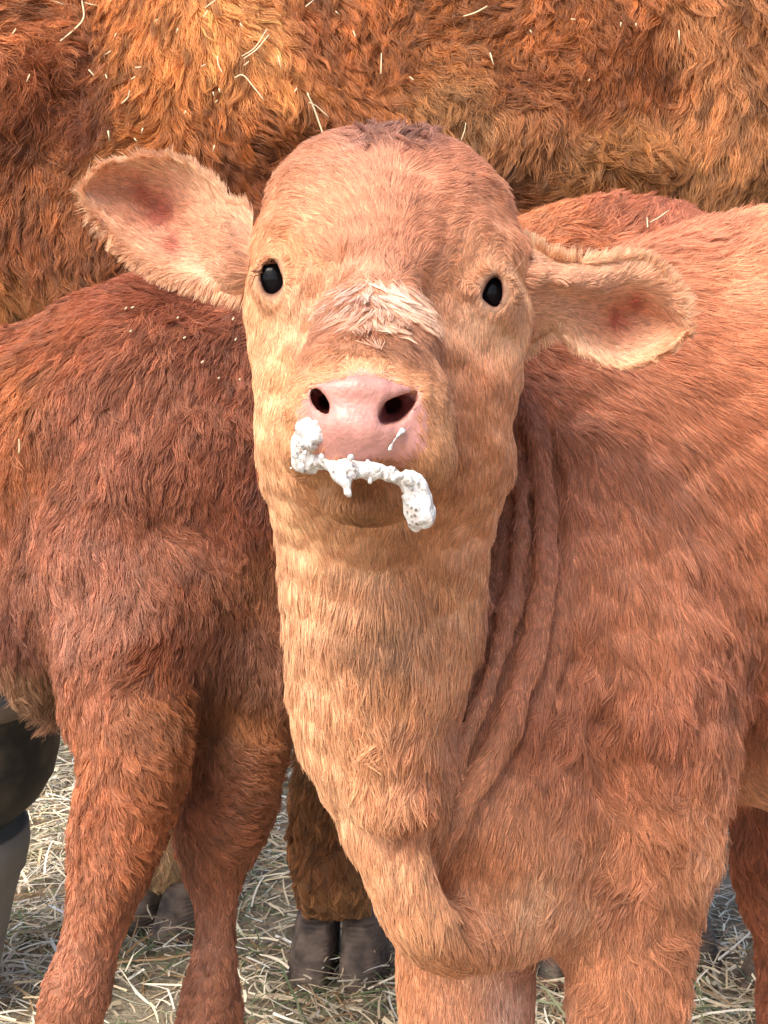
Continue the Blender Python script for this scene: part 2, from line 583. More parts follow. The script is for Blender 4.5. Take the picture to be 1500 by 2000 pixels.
# trunk and shoulder
B.add(ell(1250, 1010, 1.34, 245, 490, .16), .06)
B.add(ell(1490, 1010, 1.38, 330, 550, .175), .05)
B.add(ell(1700, 1010, 1.46, 350, 580, .20), .10)
B.add(tube(spline([(1080, 720, 1.34, 110), (1240, 606, 1.34, 104), (1340, 566, 1.36, 108), (1450, 552, 1.38, 120), (1600, 545, 1.42, 132)])), .04)
B.add(ell(1040, 1020, 1.20, 110, 430, .09), .06)
B.add(ell(1180, 1120, 1.20, 170, 380, .09, 6), .08)
B.add(ell(1255, 1400, 1.19, 112, 290, .085), .08)
B.add(ell(985, 1290, 1.125, 70, 260, .060, -12), .05)
# chest between the legs
B.add(ell(960, 1560, 1.155, 190, 290, .10), .05)
B.add(ell(962, 1690, 1.185, 115, 115, .085, 15), .04)
# fore legs
B.add(tube(spline([(1252, 1480, 1.20, 135), (1245, 1660, 1.18, 132), (1230, 1850, 1.17, 120), (1222, 2020, 1.17, 112), (1215, 2230, 1.17, 105), (1210, 2400, 1.18, 82), (1208, 2700, 1.19, 70), (1205, 2860, 1.19, 78), (1200, 2960, 1.17, 80)])), .06)
B.add(tube(spline([(905, 1600, 1.22, 150), (908, 1800, 1.22, 138), (910, 2000, 1.22, 130), (912, 2200, 1.22, 108), (915, 2370, 1.23, 84), (915, 2660, 1.23, 70), (912, 2800, 1.23, 76), (905, 2880, 1.21, 78)])), .02)
# brisket fold: the ridge that runs down from the neck
B.add(tube(spline([(748, 1560, 1.018, 72), (768, 1680, 1.010, 66), (820, 1790, 1.020, 68), (876, 1838, 1.046, 62), (965, 1815, 1.10, 56), (1050, 1755, 1.13, 45)])), .018)
# hind legs
B.add(tube(spline([(1850, 1150, 1.52, 300), (1860, 1500, 1.52, 170), (1900, 1750, 1.55, 90), (1880, 2050, 1.56, 68), (1870, 2330, 1.56, 62)])), .05)
B.add(tube(spline([(1720, 1150, 1.72, 250), (1700, 1500, 1.74, 140), (1730, 1700, 1.76, 80), (1715, 1950, 1.77, 62), (1705, 2140, 1.77, 58)])), .05)

calf = Solid()
calf.ops = list(calf_head.ops) + [(s_, f_, max(k_, .03)) for s_, f_, k_ in calf_neck.ops]
# skin folds between the neck and the shoulder
def on_surface(f, rows, rise):
    d = surf(f, [(r[0], r[1]) for r in rows])
    ok = ~np.isnan(d)
    if not ok.all():
        print('missed', [tuple(r) for r, o in zip(rows, ok) if not o])
        k = np.arange(len(d)); d = np.interp(k, k[ok], d[ok])
    return [(r[0], r[1], dd + rise, r[2]) for r, dd in zip(rows, d)]
base = calf
calf2 = Solid(); calf2.ops = list(calf.ops)
def level(rows, w=0.75):
    """ease a row of points towards an even run of distances"""
    d = np.array([r[2] for r in rows]); t = np.linspace(0, 1, len(d))
    e = np.polyval(np.polyfit(t, d, 2), t)
    return [(r[0], r[1], dd * (1 - w) + ee * w, r[3]) for r, dd, ee in zip(rows, d, e)]
def fold(rows, sink, fade=0.0):
    """a ridge of loose skin lying on the body, sinking back into it at both ends"""
    d = np.array([q[2] for q in on_surface(base, [(x, y, r) for x, y, r in rows], 0)])
    t = np.linspace(0, 1, len(d))
    d = .35 * d + .65 * np.polyval(np.polyfit(t, d, 3), t)
    return [(x, y, dd + sink * r * dd / FPX + .006 * max(0, abs(2 * q - 1) - .7) / .3, r) for (x, y, r), dd, q in zip(rows, d, t)]
F1 = fold([(1026, 745, 15), (1047, 850, 20), (1062, 970, 22), (1065, 1110, 23), (1048, 1240, 24), (1015, 1350, 25), (970, 1460, 25), (914, 1560, 24), (860, 1655, 19)], -.65)
F2 = fold([(1012, 880, 11), (1018, 970, 14), (1014, 1080, 15), (996, 1190, 16), (966, 1300, 16), (928, 1400, 16), (890, 1490, 13)], -.55)
F3 = fold([(1092, 800, 12), (1108, 920, 15), (1112, 1080, 16), (1096, 1220, 16), (1062, 1350, 15), (1015, 1480, 13)], .05)
for F_, kk in ((F3, .010), (F1, .004), (F2, .004)):
    calf2.cut(tube(spline([(x - r * 1.35, y, d + .0025, r * .42) for x, y, d, r in F_[1:-1]], 4)), .008)
    calf2.cut(tube(spline([(x + r * 1.35, y, d + .005, r * .42) for x, y, d, r in F_[1:-1]], 4)), .008)
    calf2.add(tube(spline(F_, 4)), kk)
for row, r in (([(1150, 860), (1168, 1000), (1170, 1150), (1150, 1300), (1110, 1430)], 10), ([(1210, 880), (1238, 1060), (1240, 1250), (1220, 1420)], 11), ([(1290, 930), (1325, 1100), (1330, 1290), (1310, 1430)], 9), ([(1370, 1230), (1385, 1360), (1375, 1500)], 9)):
    calf2.add(tube(spline(on_surface(base, [(x, y, r) for x, y in row], .0005), 4)), .025)
# the dewlap's end pinched above the brisket
calf2.cut(tube(spline(on_surface(base, [(735, 1622, 5), (785, 1612, 7), (828, 1602, 6)], .0), 3)), .02)
calf2.add(tube(spline(on_surface(base, [(725, 1562, 26), (770, 1572, 30), (812, 1572, 20)], .006), 3)), .02)
# hollows between the eyes and the bridge of the nose
for hx, hy, rx, ry, rl_ in ((598, 575, 34, 62, -20), (888, 600, 40, 66, 20)):
    hd = float(surf(base, [(hx, hy)])[0])
    calf2.cut(ell(hx, hy, hd - .004, rx, ry, .008, rl_), .032)
# eyes
EYES = []
LIDS = []
for (ex, ey, rx, ry, roll, side) in ((533, 546, 19, 33, 4, -1), (961, 574, 29, 38, -24, 1)):
    d0 = float(surf(base, [(ex, ey)])[0])
    if not d0 > 0: d0 = .96
    calf2.add(ell(ex - side * 2, ey, d0 + .004, rx + 17, ry + 14, .010, roll), .014)
    lid = [(-1.45, .1), (-1.15, .75), (-.45, 1.22), (.45, 1.25), (1.15, .75), (1.5, 0)] if side < 0 else [(-1.5, -.2), (-1.15, .65), (-.35, 1.22), (.5, 1.2), (1.2, .65), (1.45, -.1)]
    ca, sa = math.cos(math.radians(roll)), math.sin(math.radians(roll))
    L_ = [(ex + rx * a * ca - ry * b * sa, ey - (rx * a * sa + ry * b * ca), 9) for a, b in lid]
    calf2.add(tube(spline(on_surface(base, L_, .0015), 3)), .006)
    almond = [(526, 506), (538, 510), (550, 525), (558, 546), (553, 563), (539, 576), (523, 579), (513, 564), (510, 545), (515, 522)] if side < 0 else [(970, 533), (982, 546), (989, 568), (987, 591), (976, 609), (960, 607), (945, 594), (932, 580), (940, 562), (954, 543)]
    almond = [(ex + (x - ex) * .92, ey + 2 + (y - ey) * .90) for x, y in almond]
    calf2.cut(prism(almond, d0, .016), .002)
    LIDS.append((L_, d0, side))
    EYES.append((ex, ey, d0, side))
# nostrils: slanted slits that run back into the head
N1 = [(612, 766, 9), (620, 781, 14), (632, 797, 16), (642, 811, 10)]
N2 = [(806, 776, 7), (790, 790, 15), (768, 806, 21), (752, 818, 14)]
d1 = surf(base, [n[:2] for n in N1]); d2 = surf(base, [n[:2] for n in N2])
print('nostrils', d1.round(3), d2.round(3))
d1 = np.linspace(d1[0], d1[-1], 4); d2 = np.linspace(d2[0], d2[-1], 4)
for k_ in (0, .005, .010, .015):
    calf2.cut(tube([(x + 90 * k_, y - 150 * k_, d - .001 + k_, r + 1) for (x, y, r), d in zip(N1, d1)]), .002)
    calf2.cut(tube([(x - 90 * k_, y - 150 * k_, d - .001 + k_, r + 1) for (x, y, r), d in zip(N2, d2)]), .002)
calf2.cut(tube([(629, 792, d1[1] + .006, 14), (642, 776, d1[1] + .040, 14)]), .004)
calf2.cut(tube([(774, 800, d2[1] + .006, 18), (758, 784, d2[1] + .040, 18)]), .004)
# crease between the brisket ridge and the chest
calf2.cut(tube(spline([(838, 1640, 1.008, 10), (842, 1720, 1.015, 12), (868, 1800, 1.024, 12), (905, 1838, 1.040, 10)], 4)), .012)
calf2.noise = [(0.0012, 16, 5), (0.0005, 45, 6)]
print('eyes', EYES)

CALF = thing('calf', 'pale tan calf facing the camera with white milk froth round its pink muzzle', 'calf', to_world(pt(1150, ground_d(3000) and 3000, ground_d(3000))[None])[0])

# comb direction (photo right/down), length in mm and coat colour with some shade painted in, by bearing
CR = [
 # forehead: combed up and outwards from the whorl between the eyes
 (728, 535, 0, -1, 12, (222, 160, 128)), (700, 470, -.35, -1, 14, (212, 148, 115)), (760, 470, .3, -1, 14, (205, 138, 105)),
 (640, 450, -.9, -.6, 15, (222, 158, 122)), (830, 460, .9, -.45, 15, (205, 138, 105)), (600, 380, -1, -.25, 16, (232, 170, 132)),
 (680, 350, -.8, -.8, 16, (228, 165, 130)), (760, 330, .15, -1, 16, (218, 152, 120)), (860, 350, 1, -.35, 17, (218, 152, 120)),
 (930, 420, 1, .15, 17, (212, 148, 115)), (560, 430, -1, .1, 14, (230, 168, 128)), (520, 470, -.6, .5, 10, (232, 172, 128)),
 (640, 290, -.9, -.3, 20, (215, 148, 112)), (770, 262, .2, -.9, 22, (140, 100, 92)), (735, 280, -.4, -.6, 16, (150, 108, 98)), (800, 280, .6, -.5, 16, (146, 104, 94)), (700, 262, -.5, -.8, 22, (186, 125, 100)), (690, 310, -.7, -.7, 18, (222, 155, 122)), (845, 310, .9, -.4, 18, (212, 145, 112)), (860, 285, .9, -.3, 22, (205, 135, 105)),
 (980, 400, 1, -.2, 24, (212, 145, 110)), (995, 470, .6, .6, 14, (222, 155, 118)),
 # round the eyes
 (575, 500, -.2, -.8, 8, (225, 155, 105)), (590, 560, .1, 1, 9, (215, 150, 112)), (560, 600, -.2, 1, 6, (226, 176, 138)), (505, 600, -.1, 1, 9, (230, 174, 128)),
 (920, 510, .0, -.8, 7, (215, 145, 100)), (925, 580, -.4, .9, 4, (222, 170, 138)), (930, 552, -.6, -.3, 4, (214, 150, 112)), (965, 530, .3, -.9, 5, (226, 168, 128)), (560, 550, .6, .1, 4, (225, 168, 128)), (930, 615, 0, 1, 7, (228, 180, 145)), (990, 640, .2, 1, 9, (230, 172, 130)), (1000, 540, .3, .8, 8, (232, 178, 138)), (900, 560, .5, .7, 9, (190, 125, 88)),
 # bridge of the nose: wet hair combed down and outwards
 (725, 590, -.05, 1, 16, (214, 165, 138)), (690, 600, -.4, 1, 17, (212, 160, 132)), (770, 595, .45, 1, 19, (200, 140, 108)), (840, 600, .9, .7, 18, (175, 112, 80)),
 (720, 660, -.05, 1, 14, (150, 92, 66)), (640, 640, -.6, .8, 13, (180, 115, 82)), (790, 670, .4, 1, 17, (158, 98, 70)), (860, 690, .45, 1, 15, (172, 108, 76)), (620, 700, -.7, .8, 8, (188, 125, 88)),
 # cheeks and jaw: shading painted in, the right side browner than the left
 (540, 700, -.1, 1, 9, (240, 188, 142)), (560, 800, 0, 1, 8, (232, 176, 128)), (515, 800, 0, 1, 10, (238, 182, 138)), (540, 880, .1, 1, 8, (228, 168, 122)),
 (940, 720, .35, 1, 14, (195, 128, 92)), (920, 820, .3, 1, 12, (192, 125, 85)), (985, 780, .1, 1, 12, (212, 145, 105)), (900, 900, .25, 1, 10, (190, 125, 85)), (960, 900, .15, 1, 12, (210, 145, 105)),
 # muzzle fringe and lips, the right side browned for shade
 (715, 712, 0, -1, 3.5, (234, 176, 132)), (620, 735, -.7, -.7, 3.5, (234, 176, 132)), (810, 745, .8, -.5, 3.5, (230, 170, 126)), (580, 800, -1, .1, 4, (234, 174, 128)),
 (840, 820, .7, .6, 6, (200, 140, 98)), (835, 880, .4, 1, 8, (198, 142, 100)), (590, 880, -.3, 1, 4, (225, 165, 118)), (715, 960, 0, 1, 9, (172, 115, 72)), (640, 960, -.2, 1, 8, (200, 145, 100)), (790, 960, .2, 1, 9, (180, 120, 78)),
 # throat and neck; the dark tone under the chin is painted shade
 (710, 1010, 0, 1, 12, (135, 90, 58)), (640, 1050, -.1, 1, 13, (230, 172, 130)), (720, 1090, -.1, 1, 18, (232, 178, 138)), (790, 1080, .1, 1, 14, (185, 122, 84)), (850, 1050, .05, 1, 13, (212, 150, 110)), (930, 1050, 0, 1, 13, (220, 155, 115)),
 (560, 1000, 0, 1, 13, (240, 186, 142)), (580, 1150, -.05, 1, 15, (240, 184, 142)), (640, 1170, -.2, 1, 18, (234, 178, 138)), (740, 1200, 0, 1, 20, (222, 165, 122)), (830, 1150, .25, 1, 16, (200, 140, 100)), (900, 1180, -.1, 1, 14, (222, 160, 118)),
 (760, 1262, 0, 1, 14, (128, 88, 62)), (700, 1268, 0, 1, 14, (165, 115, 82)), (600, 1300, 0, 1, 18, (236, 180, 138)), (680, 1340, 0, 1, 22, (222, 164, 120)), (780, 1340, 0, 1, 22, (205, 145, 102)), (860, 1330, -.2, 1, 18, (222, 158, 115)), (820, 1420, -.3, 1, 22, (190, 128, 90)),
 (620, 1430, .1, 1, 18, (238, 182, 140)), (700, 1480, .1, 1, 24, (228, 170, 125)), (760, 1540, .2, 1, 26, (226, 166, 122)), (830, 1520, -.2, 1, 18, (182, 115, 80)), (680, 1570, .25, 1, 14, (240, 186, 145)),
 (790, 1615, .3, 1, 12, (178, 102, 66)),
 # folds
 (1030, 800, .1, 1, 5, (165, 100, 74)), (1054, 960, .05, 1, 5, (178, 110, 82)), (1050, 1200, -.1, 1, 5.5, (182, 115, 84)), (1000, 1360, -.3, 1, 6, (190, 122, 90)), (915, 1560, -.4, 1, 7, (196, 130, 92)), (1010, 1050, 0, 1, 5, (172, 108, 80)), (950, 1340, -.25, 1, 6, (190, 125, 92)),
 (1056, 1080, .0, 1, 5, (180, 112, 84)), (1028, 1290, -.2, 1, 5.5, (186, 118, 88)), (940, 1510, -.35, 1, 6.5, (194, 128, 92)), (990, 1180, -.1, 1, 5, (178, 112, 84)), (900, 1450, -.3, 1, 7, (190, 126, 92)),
 # brisket
 (770, 1690, .2, 1, 14, (236, 180, 138)), (830, 1800, .35, 1, 15, (228, 168, 125)), (890, 1890, .6, .6, 14, (205, 140, 98)), (920, 1680, 0, 1, 15, (196, 130, 92)), (1000, 1650, -.1, 1, 16, (200, 135, 98)), (960, 1800, .1, 1, 14, (200, 138, 100)), (1040, 1750, 0, 1, 15, (232, 178, 142)), (880, 1640, -.3, 1, 14, (182, 116, 80)),
 # shoulder, flank and back
 (1080, 780, .7, .7, 17, (178, 110, 80)), (1120, 1000, .2, 1, 18, (182, 114, 84)), (1200, 800, .9, .45, 20, (190, 120, 86)), (1250, 1000, .35, 1, 20, (192, 122, 88)), (1150, 1250, 0, 1, 19, (180, 112, 80)), (1270, 1250, .25, 1, 20, (186, 118, 84)),
 (1400, 800, .9, .5, 22, (196, 122, 86)), (1450, 1000, .6, .9, 22, (194, 122, 86)), (1400, 1200, .4, 1, 22, (186, 114, 80)), (1490, 1350, .3, 1, 26, (165, 95, 66)), (1360, 1300, .15, 1, 26, (182, 114, 86)), (1300, 1420, -.1, 1, 24, (178, 108, 78)), (1140, 1400, -.2, 1, 22, (178, 108, 76)), (1040, 1430, -.3, 1, 20, (165, 95, 62)),
 (1180, 1500, -.2, 1, 22, (180, 112, 78)), (1430, 1480, .3, 1, 18, (205, 135, 100)), (1480, 1560, .5, .9, 16, (215, 150, 112)),
 (1100, 560, 1, -.2, 18, (205, 132, 100)), (1200, 490, 1, -.25, 22, (208, 135, 108)), (1350, 460, 1, -.1, 24, (222, 150, 115)), (1480, 430, 1, 0, 24, (232, 162, 125)), (1420, 560, 1, .1, 24, (228, 156, 116)), (1480, 700, 1, .2, 24, (214, 140, 100)), (1360, 680, 1, .25, 22, (210, 136, 98)), (1100, 680, .9, .4, 17, (186, 116, 84)),
 # legs
 (1180, 1640, -.6, .8, 26, (200, 136, 98)), (1280, 1620, .2, 1, 26, (192, 126, 90)), (1370, 1680, .3, .9, 24, (222, 160, 122)), (1200, 1740, .2, 1, 28, (184, 116, 82)), (1140, 1760, -.3, 1, 18, (226, 168, 130)), (1300, 1780, .4, 1, 24, (190, 124, 88)), (1180, 1900, -.1, 1, 20, (206, 142, 104)), (1290, 1920, .1, 1, 20, (196, 130, 94)), (1220, 1990, 0, 1, 18, (200, 136, 98)),
 (800, 1900, .1, 1, 14, (216, 150, 108)), (900, 1960, .05, 1, 14, (218, 156, 120)), (1000, 1950, 0, 1, 13, (232, 182, 160)), (1030, 1880, 0, 1, 14, (190, 128, 96)), (1210, 2500, 0, 1, 14, (190, 125, 90)), (910, 2500, 0, 1, 14, (190, 125, 90)),
]
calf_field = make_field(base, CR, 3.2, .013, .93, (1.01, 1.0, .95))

def quad_mask(P, poly, soft=4.0):
    """how far inside a convex outline of bearings the points lie, 0..1"""
    px, py = pix(P)
    m = np.full(len(P), 1e9)
    n = len(poly)
    for i in range(n):
        (x0, y0), (x1, y1) = poly[i], poly[(i + 1) % n]
        L = math.hypot(x1 - x0, y1 - y0)
        m = np.minimum(m, ((x1 - x0) * (py - y0) - (y1 - y0) * (px - x0)) / L)
    return np.clip(0.5 + m / soft, 0, 1)

PAD = [(640, 738), (712, 722), (785, 745), (826, 790), (806, 850), (772, 893), (712, 902), (650, 893), (606, 852), (592, 795), (606, 757)]
LIP = [(604, 742), (712, 716), (815, 748), (845, 800), (835, 885), (780, 925), (700, 915), (600, 905), (572, 870), (576, 795)]
def calf_colour(V, col, wet):
    front = V[:, 2] < .845
    pad = quad_mask(V, PAD, 14) * front
    lip = quad_mask(V, LIP, 30) * front
    tone = 0.5 + 0.5 * snoise(V * 90, 3)
    pink = lin((206, 146, 133))[None] * (1 - .16 * tone[:, None]) + .0
    pink = pink * (1 - .16 * np.clip(snoise(V * 160, 4), 0, 1) - .10 * np.clip(snoise(V * 45, 8), 0, 1))[:, None]
    rose = lin((214, 152, 140))
    col = col * (1 - lip[:, None]) + rose * lip[:, None]
    col = col * (1 - pad[:, None]) + pink * pad[:, None]
    for ex, ey, d0, side in EYES:
        e = np.exp(-(np.linalg.norm((V - pt(ex, ey, d0)) * np.array([1.35, 1, .8]), axis=1) / .0125) ** 6)
        col = col * (1 - e[:, None]) + lin((92, 54, 46)) * e[:, None]
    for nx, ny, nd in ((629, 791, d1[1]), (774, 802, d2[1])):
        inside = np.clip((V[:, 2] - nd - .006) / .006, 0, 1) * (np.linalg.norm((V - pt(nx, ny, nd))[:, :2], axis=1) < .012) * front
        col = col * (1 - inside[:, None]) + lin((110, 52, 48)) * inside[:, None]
    return col, np.maximum(pad, lip * .5)

X = axis_steps(-.16, 1.0, -.10, .12, .0026, .010, .04)
Y = axis_steps(-.87, .30, -.10, .23, .0026, .010, .035)
Z = axis_steps(.74, 1.99, .76, 1.06, .0026, .010, .05)
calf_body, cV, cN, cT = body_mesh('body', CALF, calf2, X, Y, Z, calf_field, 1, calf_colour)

def calf_mask(P):
    front = P[:, 2] < .845
    pad = np.maximum(quad_mask(P, PAD, 16), 0.93 * quad_mask(P, LIP, 26)) * front
    m = 1 - pad
    for ex, ey, d0, side in EYES:
        m *= np.linalg.norm((P - pt(ex, ey, d0)) * np.array([1.2, 1, .7]), axis=1) > .0132
    m *= np.where(P[:, 2] < .88, 1.6, 1.0)
    return m

def head_part(P):
    return (P[:, 2] < 1.0) & (P[:, 1] > -.035)
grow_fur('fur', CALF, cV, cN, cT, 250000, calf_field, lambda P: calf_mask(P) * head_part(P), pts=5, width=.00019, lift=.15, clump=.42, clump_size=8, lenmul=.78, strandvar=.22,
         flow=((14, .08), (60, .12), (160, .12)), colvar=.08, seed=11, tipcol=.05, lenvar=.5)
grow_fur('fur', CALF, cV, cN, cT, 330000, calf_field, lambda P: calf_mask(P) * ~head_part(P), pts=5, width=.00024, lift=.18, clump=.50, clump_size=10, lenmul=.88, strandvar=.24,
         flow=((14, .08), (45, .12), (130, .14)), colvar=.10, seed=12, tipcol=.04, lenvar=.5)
# wet pale locks splayed over the bridge of the nose
WR = [(725, 560, -.05, 1, 15, (238, 196, 172)), (690, 580, -.5, 1, 15, (236, 192, 168)), (770, 575, .55, 1, 20, (240, 200, 172)), (830, 590, 1, .6, 22, (214, 158, 122)), (870, 640, .6, 1, 20, (204, 150, 112)), (720, 640, -.05, 1, 13, (226, 178, 146)), (760, 650, .25, 1, 15, (232, 184, 150)), (820, 660, .4, 1, 18, (210, 156, 120)), (660, 620, -.7, .8, 14, (206, 150, 116)), (880, 740, .4, 1, 18, (200, 146, 108))]
wet_field = make_field(base, WR, 3.0, .006, .8)
def wet_mask(P):
    px, py = pix(P)
    return head_part(P) * np.exp(-(((px - 742) / 80) ** 2 + ((py - 598) / 48) ** 2) ** 2)
grow_fur('fur', CALF, cV, cN, cT, 1800, wet_field, wet_mask, pts=6, width=.00021, lift=.30, clump=.93, clump_size=13, flow=((40, .2),), colvar=.10, seed=13)

PR = [(770, 262, .3, -1, 13, (150, 104, 86)), (730, 275, -.5, -.8, 13, (158, 110, 90)), (810, 275, .8, -.6, 13, (154, 106, 88)), (770, 300, .1, -1, 9, (165, 114, 92))]
poll_field = make_field(base, PR, 3.0, .006)
grow_fur('fur', CALF, cV, cN, cT, 1800, poll_field, lambda P: (P[:, 2] < 1.05) * np.exp(-(((pix(P)[0] - 772) / 62) ** 2 + ((pix(P)[1] - 268) / 30) ** 2) ** 2), pts=5, width=.00028, lift=.75, clump=.9, clump_size=20, flow=((60, .8),), colvar=.25, seed=14)
def elbow_mask(P):
    px, py = pix(P)
    g = lambda x, y, a, b: np.exp(-(((px - x) / a) ** 2 + ((py - y) / b) ** 2))
    return np.clip(g(1230, 1680, 150, 150) + .8 * g(1260, 1400, 140, 130) + .6 * g(1450, 1280, 90, 160) + .7 * g(760, 1480, 80, 90) + .5 * g(1250, 1900, 110, 120) + .6 * g(1300, 470, 200, 50), 0, 1) * (P[:, 2] < 1.5)
grow_fur('fur', CALF, cV, cN, cT, 30000, calf_field, elbow_mask, pts=6, width=.00026, lift=.34, clump=.80, clump_size=16, wave=.0012, wavelen=.02,
         flow=((12, .35), (40, .4), (110, .2)), colvar=.15, seed=15, lenvar=.5, tipcol=.08)

# ------------------------------------------------------------------ eyes of the pale calf
def lathe(profile, n=24):
    V, F = [], []
    for r, z in profile:
        for i in range(n):
            a = 2 * math.pi * i / n
            V.append((r * math.cos(a), r * math.sin(a), z))
    for j in range(len(profile) - 1):
        for i in range(n):
            F.append((j * n + i, j * n + (i + 1) % n, (j + 1) * n + (i + 1) % n, (j + 1) * n + i))
    return np.array(V), F

def ball(c, r, n=28, m=18, squash=(1, 1, 1)):
    V, F = lathe([(r * math.sin(math.pi * j / m) + 1e-5, -r * math.cos(math.pi * j / m)) for j in range(m + 1)], n)
    return V * np.array(squash) + np.array(c), F

M_EYE, nt, p = mat('wet_dark_eye')
p.inputs['Base Color'].default_value = (0.006, 0.005, 0.006, 1)
p.inputs['Roughness'].default_value = 0.06
p.inputs['Specular IOR Level'].default_value = 0.14
for ex, ey, d0, side in EYES:
    c = to_world(pt(ex - side * 4, ey + 1, d0 + .0168)[None])[0]
    V, F = ball((0, 0, 0), .0155, squash=(1, 1, 1.06))
    mesh_obj('eye', V + c, F, M_EYE, CALF)

rl = np.random.default_rng(3)
strands = []
for L_, d0, side in LIDS:
    A = np.array(spline([tuple(q[:2]) for q in L_], 6))[4:-2]
    for k in range(30):
        x, y = A[rl.integers(len(A))] + rl.normal(size=2) * 1.5
        y += 7
        dd = d0 - .001
        p0 = pt(x, y, dd)
        out = np.array([(x - (533 if side < 0 else 962)) / 40 + .35 * side, .05 + rl.normal() * .15, -1.0]); out /= np.linalg.norm(out)
        ln = rl.uniform(.006, .010)
        strands.append([p0, p0 + out * ln * .4 + np.array([0, -.0012, 0]), p0 + out * ln * .75 + np.array([0, -.0018, 0]), p0 + out * ln + np.array([0, -.0010, 0])])
ST = np.array(strands)
hc = bpy.data.hair_curves.new('eyelashes'); hc.add_curves([4] * len(ST))
hc.attributes['position'].data.foreach_set('vector', (to_world(ST.reshape(-1, 3)) - np.array(CALF.location)).astype(np.float32).ravel())
ra = hc.attributes.get('radius') or hc.attributes.new('radius', 'FLOAT', 'POINT'); ra.data.foreach_set('value', np.tile([.00022, .0002, .00014, .00005], len(ST)).astype(np.float32))
ca_ = hc.attributes.new('col', 'FLOAT_COLOR', 'CURVE'); ca_.data.foreach_set('color', np.tile([*lin((120, 78, 56)), 1], len(ST)).astype(np.float32))
hc.materials.append(M_FUR); o = link(bpy.data.objects.new('eyelashes', hc), CALF); o['kind'] = 'stuff'

# ------------------------------------------------------------------ ears
def resample(poly, n):
    A = np.array(poly, float)
    E = np.array(spline([tuple(a) for a in A], 12))
    L = np.concatenate([[0], np.cumsum(np.linalg.norm(np.diff(E, axis=0), axis=1))])
    t = np.linspace(0, L[-1], n)
    return np.stack([np.interp(t, L, E[:, k]) for k in range(A.shape[1])], 1)

